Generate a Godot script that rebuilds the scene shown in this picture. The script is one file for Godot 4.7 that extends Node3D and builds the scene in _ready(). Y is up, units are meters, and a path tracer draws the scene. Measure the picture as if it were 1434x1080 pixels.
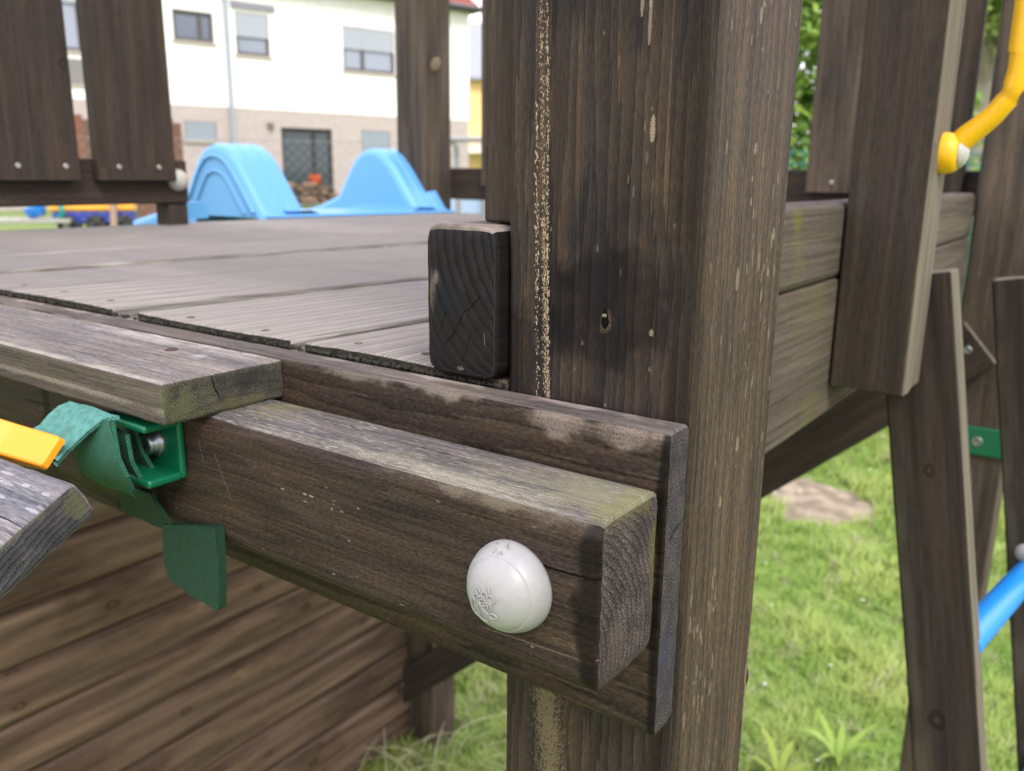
extends Node3D

const DECK := -0.0954
const SIDE := 1.31            # inside width of the deck frame, post to post
const GROUND := -1.64
var M := {}                   # materials
var rough_noise := FastNoiseLite.new()
var cam: Camera3D


func _ready() -> void:
	# ---------------------------------------------------------------- camera
	cam = Camera3D.new()
	cam.name = "camera"
	add_child(cam)
	var rx := Vector3(0.5881970, 0.0096133, 0.8086605)
	var ry := Vector3(0.1876900, 0.9710044, -0.1480636)
	var rz := Vector3(-0.7866364, 0.2388681, 0.5693376)
	cam.transform = Transform3D(Basis(rx, ry, rz).orthonormalized(), Vector3(-0.3211, 0.0, 0.1407))
	var lens := CameraAttributesPhysical.new()
	lens.frustum_focal_length = 26.78
	lens.frustum_focus_distance = 0.365
	lens.frustum_near = 0.02
	lens.frustum_far = 600.0
	lens.exposure_aperture = 12.0
	cam.attributes = lens
	cam.fov = 48.28
	cam.near = 0.02
	cam.far = 600.0
	cam.current = true
	# ---------------------------------------------------------------- sky, sun, exposure: a bright overcast day
	var we := WorldEnvironment.new()
	we.name = "environment"
	var env := Environment.new()
	env.background_mode = Environment.BG_SKY
	var sky := Sky.new()
	var sm := ProceduralSkyMaterial.new()
	sm.sky_top_color = Color(0.915, 0.900, 0.955)
	sm.sky_horizon_color = Color(0.985, 0.970, 0.995)
	sm.sky_curve = 0.25
	sm.sky_energy_multiplier = 1.0
	sm.ground_bottom_color = Color(0.35, 0.38, 0.30)
	sm.ground_horizon_color = Color(0.70, 0.72, 0.70)
	sm.sun_angle_max = 1.0
	sky.sky_material = sm
	env.sky = sky
	env.background_energy_multiplier = 1.35
	env.tonemap_mode = Environment.TONE_MAPPER_LINEAR
	env.tonemap_exposure = 2.0
	env.sdfgi_enabled = true
	env.ssao_enabled = true
	env.ssil_enabled = true
	we.environment = env
	add_child(we)
	var sun := DirectionalLight3D.new()
	sun.name = "sun"
	sun.light_energy = 0.5
	sun.light_angular_distance = 22.0
	sun.light_color = Color(1.0, 0.965, 0.95)
	sun.shadow_enabled = true
	sun.basis = Basis.looking_at(-Vector3(-0.40, 0.80, 0.62).normalized(), Vector3.UP)
	sun.sky_mode = DirectionalLight3D.SKY_MODE_LIGHT_ONLY
	add_child(sun)
	# ---------------------------------------------------------------- the place
	rough_noise.seed = 11
	rough_noise.frequency = 1.0
	rough_noise.fractal_octaves = 3
	make_materials()
	build_ground()
	build_house()
	build_tower()
	build_ladder()
	build_slide()
	build_steps()
	build_garden()
	build_plants()


# =================================================================== helpers
func tag(o: Node, label := "", category := "", group := "", kind := "") -> Node:
	if label: o.set_meta("label", label)
	if category: o.set_meta("category", category)
	if group: o.set_meta("group", group)
	if kind: o.set_meta("kind", kind)
	return o


func thing(called: String, at: Vector3, label: String, category: String, group := "", basis_ := Basis()) -> Node3D:
	var o := Node3D.new()
	o.name = called
	add_child(o, true)
	o.transform = Transform3D(basis_, at)
	tag(o, label, category, group)
	return o


func put(called: String, mesh: Mesh, parent: Node, xf := Transform3D()) -> MeshInstance3D:
	var o := MeshInstance3D.new()
	o.name = called
	o.mesh = mesh
	parent.add_child(o, true)
	o.global_transform = xf
	return o


func lin(r: float, g: float, b: float) -> Color:
	return Color(r, g, b).linear_to_srgb()


func flat(c: Color, rough := 0.8, metal := 0.0) -> StandardMaterial3D:
	var m := StandardMaterial3D.new()
	m.albedo_color = c
	m.roughness = rough
	m.metallic = metal
	return m


func cuts(lo: float, hi: float, b: float, q: int, sub: int) -> PackedFloat32Array:
	var a := PackedFloat32Array()
	a.append(lo)
	if q > 1: a.append(lo + b * 0.42)
	a.append(lo + b)
	for i in range(1, sub): a.append(lerpf(lo + b, hi - b, float(i) / sub))
	a.append(hi - b)
	if q > 1: a.append(hi - b * 0.42)
	a.append(hi)
	return a


# A board or block with rounded edges. faces: one material, or a Dictionary with "side", "end" and any of "+x" "-x" "+y" ...;
# an entry is a material, or [material, u0, u_size, v0, v_size] that lays its picture once from u0 (across) and v0 (along the grain).
func rbox(called: String, parent: Node, lo: Vector3, hi: Vector3, grain: int, faces: Variant, bevel := 0.003, opt := {}) -> MeshInstance3D:
	var mid := (lo + hi) * 0.5
	var h := (hi - lo) * 0.5
	bevel = minf(bevel, minf(h.x, minf(h.y, h.z)) * 0.98)
	var bv := Vector3.ONE * bevel
	bv[grain] = opt.get("end_bevel", minf(bevel, 0.0022))
	var q: int = opt.get("q", 1)
	var amp: float = opt.get("rough", 0.0)
	var freq: float = opt.get("freq", 60.0)
	var end_amp: float = opt.get("end_rough", 0.0)
	var subs: Vector3i = opt.get("subs", Vector3i(1, 1, 1))
	var warp: Variant = opt.get("warp")
	var seed_: int = opt.get("seed", absi(hash(lo)) % 1000)
	var groups := {}
	for a in 3:
		var b := (a + 1) % 3
		var c := (a + 2) % 3
		var lb := cuts(-h[b], h[b], bv[b], q, subs[b])
		var lc := cuts(-h[c], h[c], bv[c], q, subs[c])
		for s: float in [1.0, -1.0]:
			var key: String = ("+" if s > 0 else "-") + "xyz"[a]
			var f: Variant = faces
			if faces is Dictionary:
				f = faces.get(key, faces["end"] if a == grain and faces.has("end") else faces["side"])
			var laid: Array = f if f is Array else []
			var mat: Material = f[0] if f is Array else f
			if not groups.has(mat):
				groups[mat] = [PackedVector3Array(), PackedVector3Array(), PackedVector2Array(), PackedInt32Array()]
			var g: Array = groups[mat]
			var ps: PackedVector3Array = g[0]
			var ns: PackedVector3Array = g[1]
			var us: PackedVector2Array = g[2]
			var ix: PackedInt32Array = g[3]
			var start := ps.size()
			var tile: Vector2 = mat.get_meta("tile", Vector2(0.2, 0.8))
			var off := Vector2(fmod(seed_ * 0.37 + a * 0.31, 1.0), fmod(seed_ * 0.61 + s * 0.13, 1.0))
			var ua := b
			var va := c
			if a != grain:
				va = grain
				ua = 3 - a - grain
			elif a == 0:
				va = 1
				ua = 2
			for j in lc.size():
				for i in lb.size():
					var p := Vector3()
					p[a] = s * h[a]
					p[b] = lb[i]
					p[c] = lc[j]
					var inner := Vector3(clampf(p.x, -h.x + bv.x, h.x - bv.x), clampf(p.y, -h.y + bv.y, h.y - bv.y), clampf(p.z, -h.z + bv.z, h.z - bv.z))
					var n := ((p - inner) / bv).normalized()
					var r := inner + n * bv
					n = (n / bv).normalized()
					var w := r + mid
					if amp > 0.0 or end_amp > 0.0:
						var k := amp
						if absf(r[grain]) > h[grain] - bv[grain] * 1.5: k = maxf(amp, end_amp)
						r += n * rough_noise.get_noise_3d(w.x * freq + seed_ * 7.3, w.y * freq, w.z * freq) * k
					var uv := Vector2(p[ua] + h[ua], p[va] + h[va])
					if laid:
						var at := p + mid
						uv = Vector2((at[ua] - laid[1]) / laid[2], (at[va] - laid[3]) / laid[4])
					else:
						uv = uv / tile + off
					if warp != null:
						r = warp.call(r + mid) - mid
					ps.append(r)
					ns.append(n)
					us.append(uv)
			for j in lc.size() - 1:
				for i in lb.size() - 1:
					var k := start + j * lb.size() + i
					var k2 := k + lb.size()
					if s > 0: ix.append_array([k, k2, k + 1, k + 1, k2, k2 + 1])
					else: ix.append_array([k, k + 1, k2, k + 1, k2 + 1, k2])
			groups[mat] = [ps, ns, us, ix]
	var am := ArrayMesh.new()
	for mat in groups:
		var g: Array = groups[mat]
		var arr := []
		arr.resize(Mesh.ARRAY_MAX)
		arr[Mesh.ARRAY_VERTEX] = g[0]
		arr[Mesh.ARRAY_NORMAL] = g[1]
		arr[Mesh.ARRAY_TEX_UV] = g[2]
		arr[Mesh.ARRAY_INDEX] = g[3]
		am.add_surface_from_arrays(Mesh.PRIMITIVE_TRIANGLES, arr)
		am.surface_set_material(am.get_surface_count() - 1, mat)
	var frame: Transform3D = opt.get("xf", Transform3D())
	return put(called, am, parent, frame * Transform3D(Basis(), mid))


class Shape:                     # gathers triangles with smooth normals into one mesh
	var p := PackedVector3Array()
	var n := PackedVector3Array()
	var uv := PackedVector2Array()
	var c := PackedColorArray()
	var ix := PackedInt32Array()
	var tint := Color.WHITE

	func v(pos: Vector3, nor: Vector3, t := Vector2()) -> int:
		p.append(pos)
		n.append(nor)
		uv.append(t)
		c.append(tint)
		return p.size() - 1

	func tri(a: int, b: int, d: int) -> void:      # turned so that its front shows along its normals
		var g := (p[b] - p[a]).cross(p[d] - p[a])
		if g.dot(n[a] + n[b] + n[d]) > 0: ix.append_array([a, d, b])
		else: ix.append_array([a, b, d])

	func quad(a: int, b: int, d: int, e: int) -> void:
		tri(a, b, d)
		tri(a, d, e)

	func face(a: Vector3, b: Vector3, d: Vector3, e: Vector3, outward: Vector3) -> void:
		var nn := (b - a).cross(e - a).normalized()
		if nn.dot(outward) < 0: nn = -nn
		var l1 := a.distance_to(b)
		var l2 := a.distance_to(e)
		quad(v(a, nn, Vector2(0, 0)), v(b, nn, Vector2(l1, 0)), v(d, nn, Vector2(l1, l2)), v(e, nn, Vector2(0, l2)))

	func box(lo: Vector3, hi: Vector3, f := Transform3D()) -> void:
		for a in 3:
			for s in [0, 1]:
				var o := Vector3()
				o[a] = 1.0 if s else -1.0
				var q := []
				for k in [[0, 0], [1, 0], [1, 1], [0, 1]]:
					var w := Vector3()
					w[a] = hi[a] if s else lo[a]
					w[(a + 1) % 3] = hi[(a + 1) % 3] if k[0] else lo[(a + 1) % 3]
					w[(a + 2) % 3] = hi[(a + 2) % 3] if k[1] else lo[(a + 2) % 3]
					q.append(f * w)
				face(q[0], q[1], q[2], q[3], f.basis * o)

	func tube(pts: Array, r: Variant, sides := 8, caps := true) -> void:
		var up := Vector3(0.13, 0.97, 0.21)
		var rows := []
		for i in pts.size():
			var d: Vector3 = (pts[mini(i + 1, pts.size() - 1)] - pts[maxi(i - 1, 0)]).normalized()
			if absf(d.dot(up)) > 0.95: up = Vector3(0.9, 0.1, 0.3)
			var s := d.cross(up).normalized()
			var t := s.cross(d).normalized()
			var rad: float = r[i] if r is Array else r
			var row := []
			for k in sides:
				var an := TAU * k / sides
				var o := s * cos(an) + t * sin(an)
				row.append(v(pts[i] + o * rad, o, Vector2(float(k) / sides, i)))
			rows.append(row)
		for i in pts.size() - 1:
			for k in sides:
				quad(rows[i][k], rows[i][(k + 1) % sides], rows[i + 1][(k + 1) % sides], rows[i + 1][k])
		if caps:
			for e in [0, pts.size() - 1]:
				var d: Vector3 = (pts[0] - pts[1]).normalized() if e == 0 else (pts[e] - pts[e - 1]).normalized()
				var mid := v(pts[e], d)
				var ring := []
				for k in sides: ring.append(v(p[rows[e][k]], d))
				for k in sides: tri(mid, ring[k], ring[(k + 1) % sides])

	# a profile of (radius, height) turned round the y axis of f
	func lathe(prof: Array, sides := 24, f := Transform3D()) -> void:
		var rows := []
		for i in prof.size():
			var d: Vector2 = prof[mini(i + 1, prof.size() - 1)] - prof[maxi(i - 1, 0)]
			var nn := Vector2(d.y, -d.x).normalized()
			var row := []
			for k in sides:
				var an := TAU * k / sides
				row.append(v(f * Vector3(prof[i].x * cos(an), prof[i].y, prof[i].x * sin(an)), (f.basis * Vector3(nn.x * cos(an), nn.y, nn.x * sin(an))).normalized(), Vector2(float(k) / sides, float(i) / prof.size())))
			rows.append(row)
		for i in prof.size() - 1:
			for k in sides: quad(rows[i][k], rows[i][(k + 1) % sides], rows[i + 1][(k + 1) % sides], rows[i + 1][k])

	func mesh(mat: Material) -> ArrayMesh:
		var arr := []
		arr.resize(Mesh.ARRAY_MAX)
		arr[Mesh.ARRAY_VERTEX] = p
		arr[Mesh.ARRAY_NORMAL] = n
		arr[Mesh.ARRAY_TEX_UV] = uv
		arr[Mesh.ARRAY_COLOR] = c
		arr[Mesh.ARRAY_INDEX] = ix
		var am := ArrayMesh.new()
		am.add_surface_from_arrays(Mesh.PRIMITIVE_TRIANGLES, arr)
		am.surface_set_material(0, mat)
		return am


# frame whose y axis points along d
func along(d: Vector3, at: Vector3) -> Transform3D:
	var y := d.normalized()
	var x := y.cross(Vector3(0.31, 0.2, 0.93)).normalized()
	return Transform3D(Basis(x, y, x.cross(y)), at)


# =================================================================== wood pictures
class Wood:
	var w: int
	var h: int
	var rgb: PackedByteArray
	var ht: PackedByteArray
	var rng := RandomNumberGenerator.new()

	static func noise(seed_: int, iw: int, ih: int, fx: float, oct := 3) -> Image:
		var n := FastNoiseLite.new()
		n.noise_type = FastNoiseLite.TYPE_SIMPLEX_SMOOTH
		n.seed = seed_
		n.frequency = fx
		n.fractal_octaves = oct
		return n.get_image(iw, ih, false, false, true)

	# w across the grain, h along it. cols: dark to light. k: ring count, and the weights of rings, fine streaks, broad patches, speckle
	func make(w_: int, h_: int, seed_: int, cols: Array, k: Dictionary) -> Wood:
		w = w_
		h = h_
		rng.seed = seed_
		var fine := noise(seed_, w, maxi(4, int(h / k.get("stretch", 40.0))), 0.11, 4)
		fine.resize(w, h, Image.INTERPOLATE_CUBIC)
		var broad := noise(seed_ + 1, maxi(8, w / 4), maxi(8, h / 24), 0.05, 3)
		broad.resize(w, h, Image.INTERPOLATE_CUBIC)
		var spk := noise(seed_ + 2, w, maxi(8, int(h / k.get("fibre", 4.0))), k.get("fibre_freq", 0.26), 3)
		spk.resize(w, h, Image.INTERPOLATE_CUBIC)
		var fd := fine.get_data()
		var bd := broad.get_data()
		var sd := spk.get_data()
		var lut := PackedByteArray()
		var hue: float = k.get("hue", 0.30)
		for b in 8:
			var u := (b / 7.0 - 0.5) * 2.0 * hue
			for i in 256:
				var t := i / 255.0 * (cols.size() - 1)
				var a: int = mini(int(t), cols.size() - 2)
				var c: Color = cols[a].lerp(cols[a + 1], t - a)
				lut.append_array([clampi(int(c.r8 * (1.0 + 0.07 * u)), 0, 255), c.g8, clampi(int(c.b8 * (1.0 - 0.10 * u)), 0, 255)])
		var ring := PackedFloat32Array()
		var sharp: float = k.get("sharp", 2.2)
		for i in 256:
			var t := i / 255.0
			ring.append((pow(t, sharp) if t < 0.93 else pow(0.93, sharp) * (1.0 - t) / 0.07) - 0.35)
		var wr: float = -k.get("ring", 0.3) * 255.0
		var wf: float = k.get("fine", 0.5)
		var wb: float = k.get("broad", 0.3)
		var ws: float = k.get("speck", 0.25)
		var rn: float = k.get("rings", 14.0) * 256.0 / w
		var warp: float = k.get("warp", 6.0)
		var base: float = k.get("base", 0.5) * 255.0 - 127.5 * (wf + wb + ws)
		rgb = PackedByteArray()
		rgb.resize(w * h * 3)
		ht = PackedByteArray()
		ht.resize(w * h)
		var i := 0
		var o := 0
		for y in h:
			for x in w:
				var f := fd[i]
				var b := bd[i]
				var r := ring[int(x * rn + b * warp + f * 0.6) & 255]
				var t := int(base + wr * r + wf * f + wb * b + ws * sd[i])
				if t < 0: t = 0
				elif t > 255: t = 255
				ht[i] = t
				t = t * 3 + (b >> 5) * 768
				rgb[o] = lut[t]
				rgb[o + 1] = lut[t + 1]
				rgb[o + 2] = lut[t + 2]
				i += 1
				o += 3
		return self

	# the cut end of a board: rings round a pith at (cx, cy) in widths, pores, saw marks
	func make_end(w_: int, h_: int, seed_: int, cols: Array, cx: float, cy: float, pitch: float, pores := 0.3, rings := 0.5) -> Wood:
		w = w_
		h = h_
		rng.seed = seed_
		var bd := noise(seed_, w, h, 0.012, 4).get_data()
		var sd := noise(seed_ + 1, w, h, 0.20, 2).get_data()
		var lut := PackedByteArray()
		for i in 256:
			var t := i / 255.0 * (cols.size() - 1)
			var a: int = mini(int(t), cols.size() - 2)
			var c: Color = cols[a].lerp(cols[a + 1], t - a)
			lut.append_array([c.r8, c.g8, c.b8])
		rgb = PackedByteArray()
		rgb.resize(w * h * 3)
		ht = PackedByteArray()
		ht.resize(w * h)
		var i := 0
		for y in h:
			for x in w:
				var dx := x - cx * w
				var dy := y - cy * w
				var d := (sqrt(dx * dx + dy * dy) + bd[i] * 0.035) / (pitch * w)
				var r := fmod(d, 1.0)
				r = r * r * r
				var t := 128.0 + (r - 0.25) * -200.0 * rings + (bd[i] - 128.0) * 0.35 + (sd[i] - 128.0) * pores * 1.5
				if sd[i] < 84: t -= (84 - sd[i]) * 5.0 * pores
				elif sd[i] > 196: t += (sd[i] - 196) * 3.0 * pores
				var q := clampi(int(t), 0, 255)
				ht[i] = q
				rgb[i * 3] = lut[q * 3]
				rgb[i * 3 + 1] = lut[q * 3 + 1]
				rgb[i * 3 + 2] = lut[q * 3 + 2]
				i += 1
		return self

	func mixpx(i: int, c: Color, a: float) -> void:
		var o := i * 3
		rgb[o] = int(lerpf(rgb[o], c.r8, a))
		rgb[o + 1] = int(lerpf(rgb[o + 1], c.g8, a))
		rgb[o + 2] = int(lerpf(rgb[o + 2], c.b8, a))

	# a stain, scrape or growth with a ragged edge; centre and radii as shares of the picture; grit breaks it into grains
	func blot(cx: float, cy: float, rx: float, ry: float, c: Color, a: float, soft := 0.35, grit := 0.0, ragged := 0.5, mul := false, lift := 0) -> Wood:
		var x0 := maxi(0, int((cx - rx * 1.5) * w))
		var x1 := mini(w, int((cx + rx * 1.5) * w) + 1)
		var y0 := maxi(0, int((cy - ry * 1.5) * h))
		var y1 := mini(h, int((cy + ry * 1.5) * h) + 1)
		if x1 <= x0 or y1 <= y0: return self
		var nw := x1 - x0
		var nh := y1 - y0
		var s1 := rng.randi() % 100000
		var nb := noise(s1, maxi(4, nw / 2), maxi(4, nh / 4), 0.035, 4)
		nb.resize(nw, nh, Image.INTERPOLATE_CUBIC)
		if mul: nb = noise(s1, nw, nh, 1.6 / maxf(rx * w, 8.0), 3)
		var nd := nb.get_data()
		var gd := noise(s1 + 5, nw, nh, 0.3, 2).get_data()
		for y in nh:
			var fy := ((y + y0 + 0.5) / h - cy) / ry
			for x in nw:
				var fx := ((x + x0 + 0.5) / w - cx) / rx
				var i := y * nw + x
				var d := 1.0 - sqrt(fx * fx + fy * fy) + (nd[i] / 255.0 - 0.5) * 2.0 * ragged
				if d <= 0.0: continue
				var k := minf(1.0, d / soft) * a
				if grit > 0.0:
					var g := (gd[i] / 255.0 - 0.5) * 2.0 + minf(1.0, d) * 0.9 - grit
					k *= clampf(g * 4.0, 0.0, 1.0)
				elif not mul and c.r > 0.05: k *= clampf(0.25 + 1.1 * gd[i] / 255.0 * nd[(y * nw + (x * 7 + y / 9) % nw)] / 128.0, 0.0, 1.0)
				if k <= 0.0: continue
				var at := (y + y0) * w + x + x0
				if mul:
					var o := at * 3
					rgb[o] = int(rgb[o] * lerpf(1.0, c.r, k))
					rgb[o + 1] = int(rgb[o + 1] * lerpf(1.0, c.g, k))
					rgb[o + 2] = int(rgb[o + 2] * lerpf(1.0, c.b, k))
				else:
					mixpx(at, c, k)
				if lift: ht[at] = clampi(ht[at] + int(lift * k), 0, 255)
		return self

	# short bare flakes along the grain
	func flakes(n: int, x0: float, x1: float, y0: float, y1: float, len_: float, wid: float, c: Color, a := 0.9) -> Wood:
		for k in n:
			var cx := rng.randf_range(x0, x1) * w
			var cy := rng.randf_range(y0, y1) * h
			var l := len_ * h * pow(rng.randf(), 1.6) + 3.0
			var r := wid * w * rng.randf_range(0.5, 1.2) * 0.5 + 0.6
			var lean := rng.randf_range(-0.02, 0.02)
			var al := a * rng.randf_range(0.55, 1.0)
			for y in range(maxi(0, int(cy - l)), mini(h, int(cy + l))):
				var t := (y - cy) / l
				var hw := r * sqrt(maxf(0.0, 1.0 - t * t)) * rng.randf_range(0.6, 1.1)
				var xm := cx + lean * (y - cy)
				for x in range(maxi(0, int(xm - hw)), mini(w, int(xm + hw) + 1)):
					mixpx(y * w + x, c, al)
					ht[y * w + x] = maxi(0, ht[y * w + x] - 40)
		return self

	# bare grains scattered along a line that wanders
	func grains(pts: Array, n: int, spread: float, c: Color, big := 1.2) -> Wood:
		for k in n:
			var t := rng.randf() * (pts.size() - 1)
			var a: Vector2 = pts[int(t)]
			var b: Vector2 = pts[mini(int(t) + 1, pts.size() - 1)]
			var p := a.lerp(b, t - int(t))
			var cx := (p.x + rng.randfn(0.0, spread)) * w
			var cy := p.y * h
			var rx := big * rng.randf_range(0.4, 1.0)
			var ryy := rx * rng.randf_range(0.9, 3.2)
			var al := rng.randf_range(0.5, 1.0)
			for y in range(maxi(0, int(cy - ryy)), mini(h, int(cy + ryy) + 1)):
				for x in range(maxi(0, int(cx - rx)), mini(w, int(cx + rx) + 1)):
					mixpx(y * w + x, c, al)
		return self

	func crack(pts: Array, wid: float, c: Color, a := 0.9) -> Wood:
		for s in pts.size() - 1:
			var p: Vector2 = pts[s] * Vector2(w, h)
			var q: Vector2 = pts[s + 1] * Vector2(w, h)
			var n := int(p.distance_to(q)) * 2 + 2
			for i in n:
				var t := float(i) / n
				var o := p.lerp(q, t)
				var r := wid * rng.randf_range(0.6, 1.2)
				var al := a * clampf(minf(t + s, pts.size() - 1 - s - t) * 5.0 + 0.15, 0.0, 1.0) * rng.randf_range(0.6, 1.0)
				for y in range(maxi(0, int(o.y - r)), mini(h, int(o.y + r) + 1)):
					for x in range(maxi(0, int(o.x - r)), mini(w, int(o.x + r) + 1)):
						mixpx(y * w + x, c, al)
						ht[y * w + x] = int(ht[y * w + x] * (1.0 - al))
		return self

	# a knot: rings round it, grain darkened
	func knot(cx: float, cy: float, r: float, dark: Color, pale: Color, asp := 1.0) -> Wood:
		var px := cx * w
		var py := cy * h
		var R := r * w
		var ph := rng.randf() * 6.0
		for y in range(maxi(0, int(py - R * 3.6)), mini(h, int(py + R * 3.6))):
			for x in range(maxi(0, int(px - R * 2.4)), mini(w, int(px + R * 2.4))):
				var dx := (x - px) / R
				var dy := (y - py) / (R * asp)
				var d := sqrt(dx * dx + dy * dy) + 0.08 * sin(atan2(dy, dx) * 3.0 + ph)
				if d > 2.4: continue
				var i := y * w + x
				if d < 0.32: mixpx(i, pale, 0.55)
				elif d < 1.0: mixpx(i, dark, 0.7)
				else:
					var k := (2.4 - d) / 1.4
					mixpx(i, dark if fmod(d * 4.0, 1.0) < 0.45 else pale, 0.3 * k)
		return self

	# across-the-grain wash, e.g. darker stained edges: stops of [x, colour multiplier]
	func wash(stops: Array) -> Wood:
		var row := PackedFloat32Array()
		for x in w:
			var t := (x + 0.5) / w
			var m := 1.0
			for s in stops.size() - 1:
				if t >= stops[s][0] and t <= stops[s + 1][0]:
					m = lerpf(stops[s][1], stops[s + 1][1], (t - stops[s][0]) / maxf(1e-5, stops[s + 1][0] - stops[s][0]))
			row.append(m)
		var i := 0
		for y in h:
			for x in w:
				var m := row[x]
				rgb[i] = mini(255, int(rgb[i] * m))
				rgb[i + 1] = mini(255, int(rgb[i + 1] * m))
				rgb[i + 2] = mini(255, int(rgb[i + 2] * m))
				i += 3
		return self

	func mat(rough := 0.75, bump := 0.04, tile := Vector2(0.2, 0.8), tone := 0.7, spec := 0.22) -> StandardMaterial3D:
		var m := StandardMaterial3D.new()
		m.albedo_color = Color(tone, tone * (0.985 if tone >= 0.8 else 0.962), tone * (1.0 if tone >= 0.8 else 0.965)).linear_to_srgb()
		var im := Image.create_from_data(w, h, false, Image.FORMAT_RGB8, rgb)
		m.albedo_texture = ImageTexture.create_from_image(im)
		if bump > 0.0:
			m.heightmap_enabled = true
			m.heightmap_scale = bump
			m.heightmap_texture = ImageTexture.create_from_image(Image.create_from_data(w, h, false, Image.FORMAT_L8, ht))
		m.roughness = rough
		m.metallic_specular = spec
		m.set_meta("tile", tile)
		return m


func c8(r: int, g: int, b: int) -> Color:
	return Color8(r, g, b)


const BARE := Color(0.62, 0.57, 0.48)
const MOSS := Color(0.43, 0.45, 0.27)


func make_materials() -> void:
	var brown := [c8(40, 36, 35), c8(58, 51, 47), c8(78, 66, 56), c8(104, 86, 68)]
	var dark := [c8(44, 40, 37), c8(60, 54, 48), c8(75, 67, 59), c8(94, 84, 73)]
	var warm := [c8(64, 54, 46), c8(86, 74, 60), c8(102, 88, 70), c8(124, 108, 86)]
	var grey := [c8(56, 54, 51), c8(100, 97, 92), c8(138, 135, 129), c8(182, 179, 172)]
	var silver := [c8(74, 70, 68), c8(104, 99, 95), c8(132, 127, 122), c8(162, 157, 152)]
	# --- near corner post, the face towards the left: striped, with a dark stain round an old nail hole and a worn speckled line
	var t := Wood.new().make(400, 1600, 21, [c8(36, 33, 32), c8(56, 50, 46), c8(78, 67, 57), c8(110, 93, 75)], {"rings": 15, "ring": 0.36, "fine": 0.40, "broad": 0.24, "speck": 0.45, "warp": 1.5, "sharp": 1.0, "base": 0.50, "stretch": 70.0, "fibre": 5.0, "fibre_freq": 0.24, "hue": 0.5})
	t.wash([[0.0, 0.92], [0.10, 1.0], [0.20, 1.02], [0.26, 0.84], [0.32, 1.0], [0.84, 1.0], [0.90, 0.76], [0.96, 0.74], [1.0, 0.86]])
	# picture: across = z from -0.0953 to 0, along = y from +0.12 down to -0.33
	var Y := func(y: float) -> float: return (0.12 - y) / 0.45
	var Z := func(z: float) -> float: return (z + 0.0953) / 0.0953
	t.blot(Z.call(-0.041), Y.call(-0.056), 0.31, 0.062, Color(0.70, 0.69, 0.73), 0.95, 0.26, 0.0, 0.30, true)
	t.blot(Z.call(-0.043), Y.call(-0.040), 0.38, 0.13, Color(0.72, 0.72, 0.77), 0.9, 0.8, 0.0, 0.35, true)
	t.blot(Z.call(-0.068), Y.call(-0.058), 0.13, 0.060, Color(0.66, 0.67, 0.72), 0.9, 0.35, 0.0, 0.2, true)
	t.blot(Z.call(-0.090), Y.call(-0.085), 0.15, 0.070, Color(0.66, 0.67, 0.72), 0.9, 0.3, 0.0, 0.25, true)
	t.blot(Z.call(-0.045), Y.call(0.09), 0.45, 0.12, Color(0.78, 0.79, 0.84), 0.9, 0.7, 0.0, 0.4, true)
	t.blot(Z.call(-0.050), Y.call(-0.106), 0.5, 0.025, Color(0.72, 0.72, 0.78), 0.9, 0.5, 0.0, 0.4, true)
	var line := [Vector2(Z.call(-0.0795), 0.0), Vector2(Z.call(-0.0780), Y.call(0.05)), Vector2(Z.call(-0.0754), Y.call(-0.017)), Vector2(Z.call(-0.0737), Y.call(-0.06)), Vector2(Z.call(-0.0724), Y.call(-0.108))]
	t.blot(Z.call(-0.0775), Y.call(0.02), 0.035, 0.26, Color(0.34, 0.28, 0.20), 0.45, 0.8, 0.2, 0.3)
	t.grains(line, 900, 0.010, Color(0.52, 0.45, 0.34), 0.5)
	t.grains(line, 460, 0.008, Color(0.74, 0.67, 0.54), 0.6)
	t.grains([Vector2(Z.call(-0.0762), 0.03), Vector2(Z.call(-0.0730), Y.call(-0.03)), Vector2(Z.call(-0.0708), Y.call(-0.108))], 600, 0.0045, Color(0.74, 0.68, 0.56), 0.6)
	t.grains([Vector2(Z.call(-0.0800), Y.call(0.03)), Vector2(Z.call(-0.0788), Y.call(-0.03)), Vector2(Z.call(-0.0768), Y.call(-0.108))], 220, 0.006, Color(0.76, 0.71, 0.62), 0.7)
	t.grains([Vector2(Z.call(-0.0700), Y.call(-0.24)), Vector2(Z.call(-0.0665), Y.call(-0.28)), Vector2(Z.call(-0.0625), Y.call(-0.33))], 5200, 0.040, Color(0.46, 0.42, 0.32), 0.8)
	t.flakes(1, Z.call(-0.024), Z.call(-0.0235), Y.call(0.018), Y.call(0.0178), 0.012, 0.022, Color(0.66, 0.61, 0.51))
	t.flakes(3, Z.call(-0.031), Z.call(-0.027), Y.call(0.068), Y.call(0.060), 0.022, 0.02, Color(0.60, 0.55, 0.46))
	t.flakes(22, 0.2, 0.95, 0.0, 0.55, 0.005, 0.006, Color(0.55, 0.50, 0.42), 0.7)
	t.flakes(1, Z.call(-0.0205), Z.call(-0.020), Y.call(-0.064), Y.call(-0.0642), 0.005, 0.022, Color(0.55, 0.50, 0.42))
	t.blot(Z.call(-0.0429), Y.call(-0.0615), 0.040, 0.013, Color(0.42, 0.34, 0.27), 0.85, 0.4, 0.1, 0.4)
	t.blot(Z.call(-0.0424), Y.call(-0.0606), 0.021, 0.0085, Color(0.02, 0.018, 0.015), 1.0, 0.12, 0.0, 0.35, false, -200)
	M.post_left = t.mat(0.58, 0.01, Vector2(0.2, 0.8), 0.72)
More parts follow.
